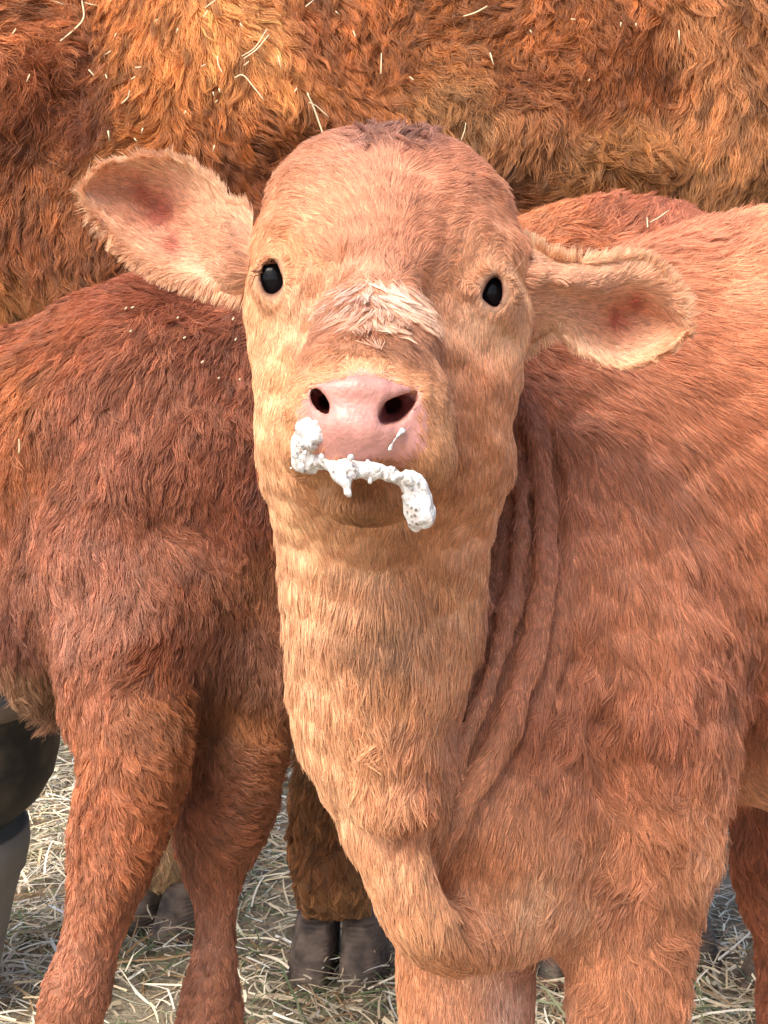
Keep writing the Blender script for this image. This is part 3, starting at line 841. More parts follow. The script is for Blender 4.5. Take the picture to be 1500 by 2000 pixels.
def make_ear(U, Lw, dep, cup, roll_front, parent, inner_red, seed, thick=.007):
    """ear built as a cupped leaf between its upper and lower edges; dep(s), cup(s, t), both in metres"""
    ns, ntt = 44, 34
    Up, Lo = resample(U, ns), resample(Lw, ns)
    S = np.linspace(0, 1, ns)[:, None] * np.ones((1, ntt))
    Tt = np.linspace(-1, 1, ntt)[None, :] * np.ones((ns, 1))
    f = (Tt + 1) / 2
    px = Up[:, None, 0] * (1 - f) + Lo[:, None, 0] * f
    py = Up[:, None, 1] * (1 - f) + Lo[:, None, 1] * f
    d_in = dep(S) + cup(S, Tt) - roll_front(S, Tt)
    d_out = dep(S) + np.maximum(cup(S, Tt), 0) + (thick + .028 * (1 - S) ** 2) * (1 - Tt ** 4) * np.clip((1 - S) * 8, 0, 1) + .0012
    A = np.stack([(px - 750) / FPX * d_in, (1000 - py) / FPX * d_in, d_in], -1).reshape(-1, 3)
    Bk = np.stack([(px - 750) / FPX * d_out, (1000 - py) / FPX * d_out, d_out], -1).reshape(-1, 3)
    V = np.vstack([A, Bk]); o = ns * ntt
    F = []
    for i in range(ns - 1):
        for j in range(ntt - 1):
            q = [i * ntt + j, i * ntt + j + 1, (i + 1) * ntt + j + 1, (i + 1) * ntt + j]
            F.append(q); F.append([o + k for k in q[::-1]])
    edge = [i * ntt for i in range(ns)] + [(ns - 1) * ntt + j for j in range(1, ntt)] + [i * ntt + ntt - 1 for i in range(ns - 2, -1, -1)]
    for a, b in zip(edge[:-1], edge[1:]):
        F.append([b, a, a + o, b + o])
    Q = np.array(F)
    V = smooth(V, Q, 2, .4)
    T = np.vstack([Q[:, [0, 1, 2]], Q[:, [0, 2, 3]]])
    N = normals_of(V, T)
    front = N[:o][(N[:o, 2] < 0).nonzero()[0]]
    if len(front) < o / 2:
        N = -N; Q = Q[:, ::-1]
    # colour and comb field by place on the ear
    ax_u = np.array([Up[-1, 0] - Up[0, 0] + Lo[-1, 0] - Lo[0, 0], -(Up[-1, 1] - Up[0, 1] + Lo[-1, 1] - Lo[0, 1])]); ax_u /= np.linalg.norm(ax_u)
    cross = np.stack([(Lo - Up)[:, 0], -(Lo - Up)[:, 1]], 1); cross /= np.linalg.norm(cross, axis=1)[:, None] + 1e-6
    s1, t1 = S.ravel(), Tt.ravel()
    outw = np.repeat(cross, ntt, 0) * np.sign(t1)[:, None]
    edgeness = np.abs(t1) ** 2.5
    tipness = np.clip((s1 - .8) / .2, 0, 1)
    dirs = ax_u[None] * (1 - .75 * edgeness)[:, None] + outw * (edgeness * 1.2)[:, None]
    dirs = np.hstack([dirs, np.zeros((o, 1))])
    light, mid = lin((244, 198, 160)), lin((220, 164, 130))
    w = np.clip(edgeness + tipness, 0, 1)[:, None]
    base_c = mid * (1 - w) + light * w
    red = np.zeros(o)
    for (rx, ry, rr) in inner_red:
        red = np.maximum(red, np.exp(-(((px.ravel() - rx) ** 2 + ((py.ravel() - ry) * .9) ** 2) / rr ** 2)))
    base_c = base_c * (1 - red[:, None]) + lin((184, 100, 80)) * red[:, None]
    outer_c = lin((225, 165, 122)) * np.ones((o, 1))
    length = (.011 + .004 * np.clip(edgeness + tipness, 0, 1)) * (1 - .55 * red)
    vals_in = np.hstack([dirs, length[:, None], base_c])
    vals_out = np.hstack([np.hstack([np.tile(ax_u, (o, 1)), np.zeros((o, 1))]) * .7 + dirs * .4, np.full((o, 1), .009), outer_c])
    vals = np.vstack([vals_in, vals_out])
    field = Field(V, vals, 5.0, .002)
    o_ear = mesh_obj('ear', to_world(V), Q, M_SKIN, parent, col=vals[:, 4:7] * .8)
    dens = np.concatenate([1 - .75 * red, np.full(o, .9)])
    fd = Field(V, dens[:, None], 5.0, .002)
    class Org:                                            # strands hang on the ear, placed from the calf's own origin
        pass
    fur = grow_fur('fur', o_ear, V, N, T, 42000, field, lambda P: fd(P)[:, 0] ** 1.5, pts=5, width=.00022, lift=.24, clump=.5, clump_size=10, lenmul=.88,
                   flow=((40, .2), (120, .2)), colvar=.12, seed=seed)
    fur.location = -np.array(parent.location)
    return o_ear

earL_U = [(498, 420), (462, 402), (428, 370), (388, 334), (345, 314), (292, 308), (244, 314), (204, 328), (176, 350), (164, 372)]
earL_L = [(484, 576), (446, 568), (392, 556), (332, 540), (284, 516), (248, 490), (220, 462), (192, 430), (172, 402), (163, 382)]
make_ear(earL_U, earL_L,
         lambda S: .978 + .012 * S,
         lambda S, T: .027 * (np.sin(np.clip((S - .10) / .9, 0, 1) * np.pi) ** .8) * (1 - np.abs(T + .12) ** 2.2).clip(0) + .012 * np.exp(-((S - .52) / .10) ** 2 - ((T + .05) / .35) ** 2),
         lambda S, T: .020 * np.exp(-(S / .22) ** 2) * (1 - T ** 2) + .006 * np.exp(-((T + .92) / .18) ** 2) * np.clip(1 - S, 0, 1),
         CALF, [(318, 418, 36), (345, 478, 22), (285, 375, 20)], 21)
earR_U = [(1006, 480), (1042, 492), (1080, 510), (1128, 516), (1176, 514), (1226, 508), (1268, 520), (1304, 552), (1328, 592), (1340, 628)]
earR_L = [(1010, 680), (1042, 660), (1076, 642), (1110, 656), (1138, 680), (1172, 702), (1222, 714), (1270, 702), (1314, 676), (1342, 646)]
make_ear(earR_U, earR_L,
         lambda S: .985 + .004 * S,
         lambda S, T: .032 * np.exp(-((S - .66) / .26) ** 2) * (1 - np.abs(T - .05) ** 2.5).clip(0) * np.clip(T * 1.6 + 1.1, 0, 1),
         lambda S, T: .028 * np.exp(-(S / .30) ** 2) * (1 - T ** 2) + .020 * np.exp(-((T + .55) / .38) ** 2) * np.clip(1 - (S / .62) ** 4, 0, 1) * np.sin(np.clip(S * 1.2 + .2, 0, 1) * np.pi),
         CALF, [(1195, 622, 22), (1232, 590, 20)], 22)

# ================================================================== the dark red calf behind
dark = Solid()
D = dark
D.add(ell(420, 935, 1.68, 370, 405, .15))
D.add(ell(900, 860, 1.70, 480, 430, .15), .10)
D.add(ell(1250, 800, 1.72, 330, 395, .16), .10)
D.add(ell(235, 960, 1.62, 225, 330, .11), .10)
D.add(ell(300, 1250, 1.60, 150, 230, .10), .08)
D.add(tube(spline([(220, 860, 1.64, 225), (-40, 930, 1.66, 205), (-260, 1120, 1.68, 150)])), .08)
D.add(tube(spline([(-260, 1100, 1.68, 120), (-350, 1230, 1.70, 112), (-400, 1350, 1.72, 84), (-420, 1450, 1.73, 62)])), .04)
D.add(tube(spline([(90, 1050, 1.62, 150), (74, 1200, 1.62, 92), (96, 1340, 1.63, 46), (104, 1400, 1.63, 26)])), .05)
D.add(tube(spline([(265, 1150, 1.56, 160), (255, 1380, 1.51, 122), (246, 1500, 1.49, 106), (224, 1650, 1.48, 93), (196, 1750, 1.48, 70), (172, 1850, 1.48, 51), (146, 2000, 1.48, 56), (135, 2150, 1.48, 62), (130, 2330, 1.47, 60)])), .03)
D.add(tube(spline([(480, 1150, 1.64, 150), (468, 1430, 1.62, 92), (436, 1590, 1.61, 92), (418, 1700, 1.61, 66), (420, 1780, 1.61, 53), (418, 1880, 1.61, 54), (410, 2000, 1.61, 60), (405, 2130, 1.60, 62)])), .02)
D.add(ell(470, 1250, 1.66, 170, 150, .12), .06)
D.add(tube(spline([(1420, 1050, 1.70, 260), (1530, 1400, 1.66, 150), (1510, 1620, 1.66, 84), (1520, 1800, 1.68, 68), (1540, 2000, 1.70, 62), (1535, 2070, 1.70, 58)])), .05)
D.add(tube(spline([(1440, 1050, 1.86, 220), (1500, 1350, 1.86, 130), (1500, 1550, 1.88, 78), (1530, 1750, 1.90, 56), (1525, 1880, 1.90, 54)])), .05)
D.noise = [(0.006, 6, 31), (.002, 22, 32)]
DARK = thing('calf', 'dark red-brown shaggy calf standing side-on behind the pale calf, head hidden', 'calf', to_world(pt(700, 2100, ground_d(2100))[None])[0])
DR = [
 (30, 760, -.4, 1, 32, (165, 92, 52)), (10, 900, -.1, 1, 32, (160, 88, 52)), (120, 640, -.5, .9, 34, (150, 76, 44)), (250, 560, -.6, .6, 34, (150, 74, 48)), (380, 580, -.5, .8, 32, (140, 72, 48)),
 (160, 800, -.15, 1, 34, (150, 84, 60)), (300, 700, -.5, 1, 34, (152, 86, 60)), (420, 720, -.35, 1, 32, (132, 70, 48)), (230, 900, 0, 1, 36, (152, 86, 62)), (330, 830, -.2, 1, 34, (142, 78, 54)), (440, 850, 0, 1, 34, (132, 68, 44)),
 (80, 1020, .05, 1, 36, (158, 94, 72)), (200, 1060, .15, 1, 36, (156, 94, 74)), (320, 1000, .5, 1, 34, (150, 86, 62)), (420, 1000, .3, 1, 34, (128, 64, 42)), (480, 980, .1, 1, 32, (112, 52, 32)),
 (130, 1200, .1, 1, 36, (160, 100, 80)), (250, 1180, .3, 1, 34, (162, 100, 78)), (320, 1130, .2, .9, 32, (122, 62, 38)), (310, 1260, -.7, .6, 30, (122, 58, 32)), (430, 1150, .3, 1, 36, (130, 74, 50)), (500, 1120, .2, 1, 34, (138, 80, 50)),
 (470, 1240, .1, 1, 40, (118, 70, 54)), (530, 1280, .2, 1, 40, (132, 84, 64)), (420, 1290, -.1, 1, 38, (112, 66, 48)), (60, 1330, .0, 1, 38, (130, 92, 68)), (90, 1430, 0, 1, 42, (150, 108, 78)), (20, 1220, 0, 1, 36, (118, 66, 52)),
 (180, 1330, .1, 1, 28, (168, 98, 70)), (200, 1480, .1, 1, 24, (166, 94, 60)), (300, 1400, .7, .8, 30, (130, 72, 42)), (320, 1510, .8, .5, 28, (150, 84, 52)), (220, 1620, .5, .9, 22, (164, 92, 60)), (280, 1640, .8, .5, 22, (160, 88, 54)), (180, 1760, .2, 1, 15, (160, 92, 62)), (160, 1900, -.1, 1, 11, (168, 104, 80)), (130, 1990, -.1, 1, 10, (162, 96, 70)),
 (480, 1400, .3, .9, 30, (150, 90, 56)), (400, 1400, .2, 1, 30, (108, 58, 34)), (500, 1500, .8, .4, 28, (142, 82, 52)), (420, 1560, .6, .7, 22, (134, 74, 50)), (450, 1650, .8, .5, 16, (140, 80, 54)), (400, 1720, .3, 1, 12, (140, 80, 56)), (420, 1850, 0, 1, 9, (148, 90, 68)), (400, 1980, 0, 1, 8, (138, 80, 58)),
 (1060, 430, .2, -.6, 24, (190, 112, 72)), (1200, 420, .5, -.8, 30, (178, 100, 70)), (1300, 420, .4, -1, 28, (172, 96, 72)), (1420, 410, .3, -1, 20, (168, 98, 82)), (1120, 470, .7, .4, 26, (170, 92, 56)),
 (1440, 1660, .2, 1, 22, (140, 70, 44)), (1480, 1800, .2, 1, 18, (150, 80, 54)), (1480, 1960, .1, 1, 14, (152, 82, 56)),
]
dark_field = make_field(dark, DR, 3.4, .012, .78, (1.06, 1.02, .88))
X = axis_steps(-.85, .70, 9, 9, .012, .012)
Y = axis_steps(-.88, .42, 9, 9, .012, .012)
Z = axis_steps(1.40, 2.12, 9, 9, .012, .012)
b_, dV, dN, dT = body_mesh('body', DARK, dark, X, Y, Z, dark_field, 1)
grow_fur('fur', DARK, dV, dN, dT, 230000, dark_field, pts=6, width=.00034, lift=.27, lenmul=.88, clump=.66, clump_size=16, wave=.0014, wavelen=.020,
         flow=((9, .18), (30, .3), (80, .22)), colvar=.17, seed=41, tipcol=.10)

# ================================================================== the grown cow
cow = Solid()
K = cow
K.add(ell(800, 430, 2.30, 1350, 560, .36))
K.add(ell(440, 110, 2.05, 250, 330, .15), .10)
K.add(ell(-120, 330, 2.22, 360, 480, .28), .08)
K.add(ell(30, 130, 2.05, 170, 260, .12), .06)
K.add(ell(900, 270, 2.02, 190, 140, .10), .05)
K.add(ell(1180, 90, 2.02, 210, 190, .11), .05)
K.add(ell(1410, 240, 2.02, 110, 330, .11), .05)
K.add(ell(1190, 335, 2.03, 150, 70, .11), .04)
K.add(tube(spline([(-300, 300, 2.28, 420), (-700, 150, 2.35, 300), (-1000, 50, 2.40, 220), (-1150, 150, 2.42, 170), (-1330, 400, 2.45, 110)])), .10)
K.add(tube(spline([(640, 850, 2.18, 150), (648, 1350, 2.09, 82), (636, 1560, 2.065, 66), (640, 1680, 2.06, 60), (654, 1690, 2.06, 66), (660, 1730, 2.075, 68)])), .06)
K.add(tube([(640, 1700, 2.06, 44), (620, 1774, 2.075, 42)]), .02)
K.add(tube([(670, 1700, 2.07, 44), (700, 1776, 2.085, 44)]), .02)
K.add(tube(spline([(340, 850, 2.40, 150), (330, 1400, 2.28, 78), (322, 1600, 2.25, 58), (326, 1650, 2.24, 50), (334, 1690, 2.24, 56)])), .06)
K.add(tube(spline([(1260, 800, 2.30, 190), (1180, 1300, 2.12, 84), (1150, 1600, 2.12, 62), (1140, 1790, 2.09, 66)])), .06)
K.add(tube(spline([(1400, 800, 2.48, 190), (1330, 1300, 2.25, 80), (1310, 1600, 2.20, 58), (1305, 1770, 2.17, 60)])), .06)
K.noise = [(0.010, 4, 51), (.004, 13, 52)]
COW = thing('cow', 'big brown cow with a thick curly coat full of hay bits, standing behind both calves', 'cow', to_world(pt(800, 1850, ground_d(1850))[None])[0])
KR = [
 (40, 60, .8, .5, 45, (196, 116, 70)), (60, 160, .5, .8, 48, (140, 72, 40)), (150, 110, .1, 1, 48, (122, 60, 32)), (180, 230, .0, 1, 46, (110, 52, 28)), (30, 260, -.2, 1, 48, (140, 74, 40)), (100, 350, .3, 1, 48, (150, 84, 44)), (60, 450, .1, 1, 50, (138, 72, 36)), (160, 430, .2, 1, 48, (140, 78, 42)), (30, 600, .05, 1, 55, (170, 108, 62)), (100, 560, .1, 1, 55, (150, 88, 48)), (180, 500, .0, 1, 44, (130, 70, 36)), (20, 680, .1, 1, 55, (170, 112, 68)),
 (250, 60, -.1, 1, 38, (205, 126, 68)), (330, 140, -.1, 1, 38, (206, 128, 68)), (400, 60, .2, 1, 36, (226, 150, 88)), (440, 130, -.5, 1, 36, (226, 148, 84)), (500, 60, .4, 1, 38, (230, 158, 100)), (540, 150, .3, 1, 38, (210, 136, 76)), (300, 240, -.7, .7, 36, (190, 112, 56)), (400, 220, .6, .7, 34, (168, 94, 46)), (240, 300, -.6, .7, 38, (196, 122, 66)), (480, 250, .8, .5, 34, (156, 84, 38)), (560, 260, .9, .3, 36, (150, 80, 34)),
 (590, 60, .2, 1, 36, (160, 86, 46)), (640, 120, .5, .9, 36, (164, 92, 46)), (700, 60, .0, 1, 38, (176, 100, 54)), (700, 200, .8, .5, 38, (152, 84, 40)), (420, 320, .3, .8, 32, (140, 72, 32)), (520, 330, .5, .6, 32, (124, 60, 28)), (640, 260, .7, .6, 34, (118, 60, 30)), (760, 130, .3, 1, 36, (160, 90, 46)),
 (850, 40, -.3, .8, 28, (150, 84, 42)), (900, 110, .6, .6, 26, (148, 88, 48)), (980, 60, -.6, .6, 28, (142, 78, 38)), (860, 180, .2, 1, 46, (172, 116, 72)), (930, 240, -.1, 1, 50, (170, 116, 74)), (1030, 260, -.3, 1, 46, (158, 100, 60)), (980, 320, -.3, 1, 46, (130, 80, 46)), (1000, 170, .4, .6, 30, (128, 68, 36)), (820, 230, .1, 1, 46, (160, 104, 62)),
 (1080, 60, .1, 1, 34, (172, 98, 52)), (1150, 110, .3, 1, 34, (152, 82, 40)), (1250, 60, -.1, 1, 34, (164, 90, 46)), (1290, 140, -.2, 1, 34, (128, 66, 32)), (1180, 190, -.4, .8, 36, (150, 82, 42)), (1100, 170, .6, .3, 36, (140, 78, 40)), (1060, 380, -.8, .3, 46, (112, 60, 30)), (1150, 300, .9, .2, 50, (160, 102, 54)), (1240, 260, .3, 1, 46, (172, 112, 66)), (1230, 340, .8, .4, 50, (166, 106, 58)), (1150, 360, -.9, .4, 50, (132, 78, 38)),
 (1350, 60, .2, 1, 46, (196, 130, 84)), (1420, 120, .0, 1, 48, (184, 120, 76)), (1380, 220, -.2, 1, 50, (186, 122, 76)), (1460, 240, .05, 1, 50, (180, 118, 74)), (1340, 300, -.2, 1, 50, (174, 112, 62)), (1420, 340, .1, 1, 50, (160, 102, 58)), (1480, 60, 0, 1, 48, (172, 108, 66)), (1490, 370, 0, 1, 48, (130, 84, 46)),
 (640, 1500, .1, 1, 22, (140, 90, 52)), (600, 1600, .1, 1, 20, (138, 86, 48)), (640, 1700, .1, 1, 18, (128, 78, 46)), (690, 1740, .2, 1, 11, (170, 118, 78)), (610, 1790, 0, 1, 7, (160, 108, 72)), (680, 1800, 0, 1, 6, (176, 126, 88)), (325, 1650, .2, 1, 14, (200, 160, 125)), (320, 1720, .2, 1, 14, (200, 160, 125)),
]
cow_field = make_field(cow, KR, 3.8, .02, .86, (1.04, 1.02, .86))
X = axis_steps(-1.75, 1.40, 9, 9, .018, .018)
Y = axis_steps(-.72, 1.05, 9, 9, .018, .018)
Z = axis_steps(1.80, 2.75, 9, 9, .018, .018)
b_, kV, kN, kT = body_mesh('body', COW, cow, X, Y, Z, cow_field, 1)
def cow_curl(P):
    px, py = pix(P)
    return 1 + 1.3 * np.exp(-(((px - 960) / 190) ** 2 + ((py - 90) / 110) ** 2) ** 2) + .8 * np.exp(-((px - 120) / 130) ** 2 - ((py - 140) / 160) ** 2)
def cow_mask(P):
    px, py = pix(P)
    hid = (py > 760) & (P[:, 2] > 2.1) & (py < 1400)
    return np.where(hid, .15, 1.0)
grow_fur('fur', COW, kV, kN, kT, 230000, cow_field, cow_mask, pts=7, width=.00038, lift=.42, clump=.78, clump_size=20, wave=.0030, wavelen=.034,
         flow=((5, .2), (16, .32), (50, .28)), colvar=.27, seed=61, tipcol=.12, curl=cow_curl)

# ------------------------------------------------------------------ hooves
M_HOOF, nt, p = mat('hoof_horn')
tc = node(nt, 'ShaderNodeTexCoord'); no = node(nt, 'ShaderNodeTexNoise', Scale=40.0, Detail=6.0)
wv = node(nt, 'ShaderNodeTexWave', Scale=55.0, Distortion=2.0); wv.bands_direction = 'Z'
nt.links.new(tc.outputs['Object'], no.inputs['Vector']); nt.links.new(tc.outputs['Object'], wv.inputs['Vector'])
cr = node(nt, 'ShaderNodeValToRGB'); nt.links.new(no.outputs['Fac'], cr.inputs[0])
cr.color_ramp.elements[0].color = (*lin((66, 56, 50)), 1); cr.color_ramp.elements[1].color = (*lin((130, 112, 98)), 1)
cr.color_ramp.elements[0].position = .35; cr.color_ramp.elements[1].position = .68
nt.links.new(cr.outputs[0], p.inputs['Base Color']); p.inputs['Roughness'].default_value = .75
bp = node(nt, 'ShaderNodeBump', Strength=.5, Distance=.002); nt.links.new(wv.outputs['Fac'], bp.inputs['Height']); nt.links.new(bp.outputs[0], p.inputs['Normal'])

def claw(parent, at, heading, mirror, size=1.0, squat=1.0):
    """one half of a cloven hoof: at is the middle of the whole foot on the ground"""
    n, V = 18, []
    rings = [(0, 1.0), (.006, 1.02), (.025, .95), (.045, .88), (.062, .80), (.070, .74)]
    for z, s in rings:
        for i in range(n):
            a = 2 * math.pi * i / n
            x = math.cos(a); y = math.sin(a)
            w = .029 * (abs(x) ** .8) * (1 if x > 0 else -1) * s
            if x < 0: w = -.0228 * abs(x) ** .35                  # the flat inner side
            L = .050 * y * s * (1.15 if y > 0 else .8) * (1 - .16 * max(0, y) * 0)
            V.append((mirror * (w + .0255 + .002 * z), L - z * .35 + .004, z))
    V = np.array(V) * size * np.array([1.06, 1.06, squat])
    F = [tuple(range(n))[::-1], tuple(range((len(rings) - 1) * n, len(rings) * n))]
    for j in range(len(rings) - 1):
        for i in range(n):
            F.append((j * n + i, j * n + (i + 1) % n, (j + 1) * n + (i + 1) % n, (j + 1) * n + i))
    if mirror < 0: F = [f[::-1] for f in F]
    c, s_ = math.cos(heading), math.sin(heading)
    V = np.stack([V[:, 0] * c - V[:, 1] * s_, V[:, 0] * s_ + V[:, 1] * c, V[:, 2]], 1) + np.array(at)
    return mesh_obj('hoof', V, F, M_HOOF, parent)

def foot(parent, px, py, heading, size=1.0, squat=1.0):
    g = to_world(pt(px, py, ground_d(py))[None])[0]; g[2] = 0
    for mside in (1, -1): claw(parent, g, math.radians(heading), mside, size, squat)

foot(COW, 664, 1890, 172, 1.24, .92); foot(COW, 338, 1797, 150, 1.2, .9); foot(COW, 1135, 1905, 150, 1.05); foot(COW, 1310, 1865, 200, 1.05)
foot(CALF, 1200, 3010, 165, .85); foot(CALF, 905, 2930, 170, .85); foot(CALF, 1862, 2390, 160, .85); foot(CALF, 1700, 2190, 160, .85)
foot(DARK, 128, 2400, 120, .85); foot(DARK, 402, 2200, 120, .85); foot(DARK, 1518, 2110, 120, .85); foot(DARK, 1522, 1930, 120, .85)

# ================================================================== ground and hay
M_GROUND, nt, p = mat('trodden_soil_and_chaff')
tc = node(nt, 'ShaderNodeTexCoord')
n1 = node(nt, 'ShaderNodeTexNoise', Scale=9.0, Detail=8.0, Roughness=.65); n2 = node(nt, 'ShaderNodeTexNoise', Scale=140.0, Detail=4.0)
nt.links.new(tc.outputs['Object'], n1.inputs['Vector']); nt.links.new(tc.outputs['Object'], n2.inputs['Vector'])
mxr = node(nt, 'ShaderNodeMath', operation='ADD'); nt.links.new(n1.outputs['Fac'], mxr.inputs[0]); nt.links.new(n2.outputs['Fac'], mxr.inputs[1])
cr = node(nt, 'ShaderNodeValToRGB'); nt.links.new(mxr.outputs[0], cr.inputs[0])
e = cr.color_ramp.elements; e[0].position = .35; e[0].color = (.06, .048, .032, 1); e[1].position = .72; e[1].color = (.30, .25, .17, 1)
e2 = cr.color_ramp.elements.new(.52); e2.color = (.12, .11, .065, 1)
nt.links.new(cr.outputs[0], p.inputs['Base Color']); p.inputs['Roughness'].default_value = .95
bp = node(nt, 'ShaderNodeBump', Strength=.8, Distance=.01); nt.links.new(mxr.outputs[0], bp.inputs['Height']); nt.links.new(bp.outputs[0], p.inputs['Normal'])
gs = np.concatenate([-np.geomspace(600, 4, 14), np.linspace(-3.5, 3.5, 15), np.geomspace(4, 600, 14)])
GX, GY = np.meshgrid(gs, gs + 2, indexing='ij')
GV = np.stack([GX.ravel(), GY.ravel(), np.zeros(GX.size)], 1); m_ = len(gs)
ii, jj = np.meshgrid(range(m_ - 1), range(m_ - 1), indexing='ij')
GF = np.stack([ii * m_ + jj, (ii + 1) * m_ + jj, (ii + 1) * m_ + jj + 1, ii * m_ + jj + 1], -1).reshape(-1, 4)
tag(mesh_obj('ground', GV, GF, M_GROUND), kind='structure')

M_HAY, nt, p = mat('dry_hay')
at = node(nt, 'ShaderNodeAttribute', attribute_name='col'); nt.links.new(at.outputs['Color'], p.inputs['Base Color'])
p.inputs['Roughness'].default_value = .55
def hay_layer(n, x0, x1, y0, y1, seed):
    r = np.random.default_rng(seed)
    P = np.stack([r.uniform(x0, x1, n), y0 + (y1 - y0) * r.random(n) ** 1.25, np.zeros(n)], 1)
    keep = snoise(P * 1.6, 9) + r.normal(size=n) * .6 > -.9
    P = P[keep]; n = len(P)
    L = r.lognormal(math.log(.055), .5, n).clip(.02, .2)
    w = r.uniform(.0007, .0018, n) * (1 + .8 * (r.random(n) < .15))
    a = r.uniform(0, 6.283, n) ; bend = r.normal(0, .55, n)
    P[:, 2] = .004 + .030 * r.random(n) ** 2.0
    tilt = r.normal(0, .20, n)
    kink = r.uniform(.3, .7, n); kk = np.where(r.random(n) < .35, r.normal(0, .8, n), 0)
    S = np.linspace(0, 1, 5)
    V = np.empty((n, 5, 2, 3)); pos = P.copy()
    for k, s in enumerate(S):
        ang = a + bend * s + kk * (s > kink)
        tz = tilt - .25 * s
        d = np.stack([np.cos(ang) * np.cos(tz), np.sin(ang) * np.cos(tz), np.sin(tz)], 1)
        if k: pos = pos + d * (L / 4)[:, None]
        pos[:, 2] = np.maximum(pos[:, 2], .002)
        sd = np.stack([-np.sin(ang), np.cos(ang), np.zeros(n)], 1)
        roll = r.normal(0, .5, n)[:, None] if k == 0 else roll
        sd = sd * np.cos(roll) + np.array([0, 0, 1]) * np.sin(roll)
        ww = (w * (1 - .55 * s ** 3))[:, None]
        V[:, k, 0] = pos + sd * ww; V[:, k, 1] = pos - sd * ww
    base = np.arange(n)[:, None] * 10
    F = np.concatenate([np.stack([base[:, 0] + 2 * k, base[:, 0] + 2 * k + 1, base[:, 0] + 2 * k + 3, base[:, 0] + 2 * k + 2], 1) for k in range(4)])
    pal = lin([(236, 222, 194), (220, 200, 164), (204, 186, 156), (160, 130, 94), (140, 144, 106), (100, 114, 74), (240, 232, 214)])
    green = snoise(P * 2.2, 12) > .25
    c = np.where(green[:, None], pal[r.choice(7, n, p=[.16, .16, .16, .12, .2, .12, .08])], pal[r.choice(7, n, p=[.27, .22, .18, .12, .05, .03, .13])])
    c = c * (1 + .15 * r.normal(size=(n, 1))).clip(.5, 1.4)
    return V.reshape(-1, 3), F, np.repeat(c, 10, 0).clip(0, .9)
HV, HF, HC = hay_layer(95000, -1.7, 1.7, .75, 4.2, 71)
tag(mesh_obj('hay', HV, HF, M_HAY, col=HC), 'loose pale hay trodden over the ground', kind='stuff')

# ================================================================== tub and pail at the left edge
M_TUB, nt, p = mat('black_rubber')
p.inputs['Base Color'].default_value = (.018, .018, .019, 1); p.inputs['Roughness'].default_value = .55
tc = node(nt, 'ShaderNodeTexCoord'); no = node(nt, 'ShaderNodeTexNoise', Scale=30.0, Detail=6.0); nt.links.new(tc.outputs['Object'], no.inputs['Vector'])
cr = node(nt, 'ShaderNodeValToRGB'); nt.links.new(no.outputs['Fac'], cr.inputs[0]); nt.links.new(cr.outputs[0], p.inputs['Base Color'])
cr.color_ramp.elements[0].position = .45; cr.color_ramp.elements[0].color = (.014, .014, .015, 1); cr.color_ramp.elements[1].position = .78; cr.color_ramp.elements[1].color = (.085, .072, .055, 1)
mr = node(nt, 'ShaderNodeMapRange'); mr.inputs['To Min'].default_value = .4; mr.inputs['To Max'].default_value = .75
nt.links.new(no.outputs['Fac'], mr.inputs['Value']); nt.links.new(mr.outputs[0], p.inputs['Roughness'])
M_PAIL, nt, p = mat('grey_plastic')
tc = node(nt, 'ShaderNodeTexCoord'); no = node(nt, 'ShaderNodeTexNoise', Scale=14.0, Detail=6.0); nt.links.new(tc.outputs['Object'], no.inputs['Vector'])
cr = node(nt, 'ShaderNodeValToRGB'); nt.links.new(no.outputs['Fac'], cr.inputs[0])
cr.color_ramp.elements[0].color = (.16, .152, .138, 1); cr.color_ramp.elements[1].color = (.27, .255, .235, 1)
nt.links.new(cr.outputs[0], p.inputs['Base Color']); p.inputs['Roughness'].default_value = .7; p.inputs['Specular IOR Level'].default_value = .25
TX, TY = -.588, 1.83
TUB = thing('feed_tub', 'round black rubber feed tub at the left edge, above the grey pail', 'feed tub', (TX, TY, .262))
V, F = lathe([(.001, .0), (.06, .0), (.085, .004), (.115, .018), (.142, .042), (.160, .072), (.168, .105), (.170, .150), (.171, .172), (.178, .174), (.179, .186), (.173, .190), (.163, .188), (.161, .15), (.152, .08), (.12, .03), (.06, .012), (.001, .012)], 64)
mesh_obj('tub_bowl', V + np.array([TX, TY, .262]), F, M_TUB, TUB)
V, F = lathe([(.166, .196), (.174, .198), (.181, .195), (.184, .188), (.181, .180), (.174, .177)], 64)
M_RIM, nt, p = mat('dusty_rim'); p.inputs['Base Color'].default_value = (.16, .12, .085, 1); p.inputs['Roughness'].default_value = .8
mesh_obj('rim', V + np.array([TX, TY, .262]), F, M_RIM, TUB)
PAIL = thing('pail', 'grey plastic pail with a rounded bottom, under the black feed tub', 'pail', (TX - .005, TY, 0))
V, F = lathe([(.001, .0), (.05, .0), (.066, .006), (.078, .04), (.092, .10), (.106, .16), (.118, .20), (.127, .222), (.130, .240), (.129, .262), (.124, .263), (.122, .24), (.10, .16), (.06, .02), (.001, .012)], 56)
mesh_obj('pail_body', V + np.array([TX - .005, TY, 0]), F, M_PAIL, PAIL)
V, F = lathe([(.120, .204), (.1235, .207), (.1235, .214), (.1235, .217), (.120, .219)], 56)
mesh_obj('rib', V + np.array([TX - .005, TY, 0]), F, M_PAIL, PAIL)

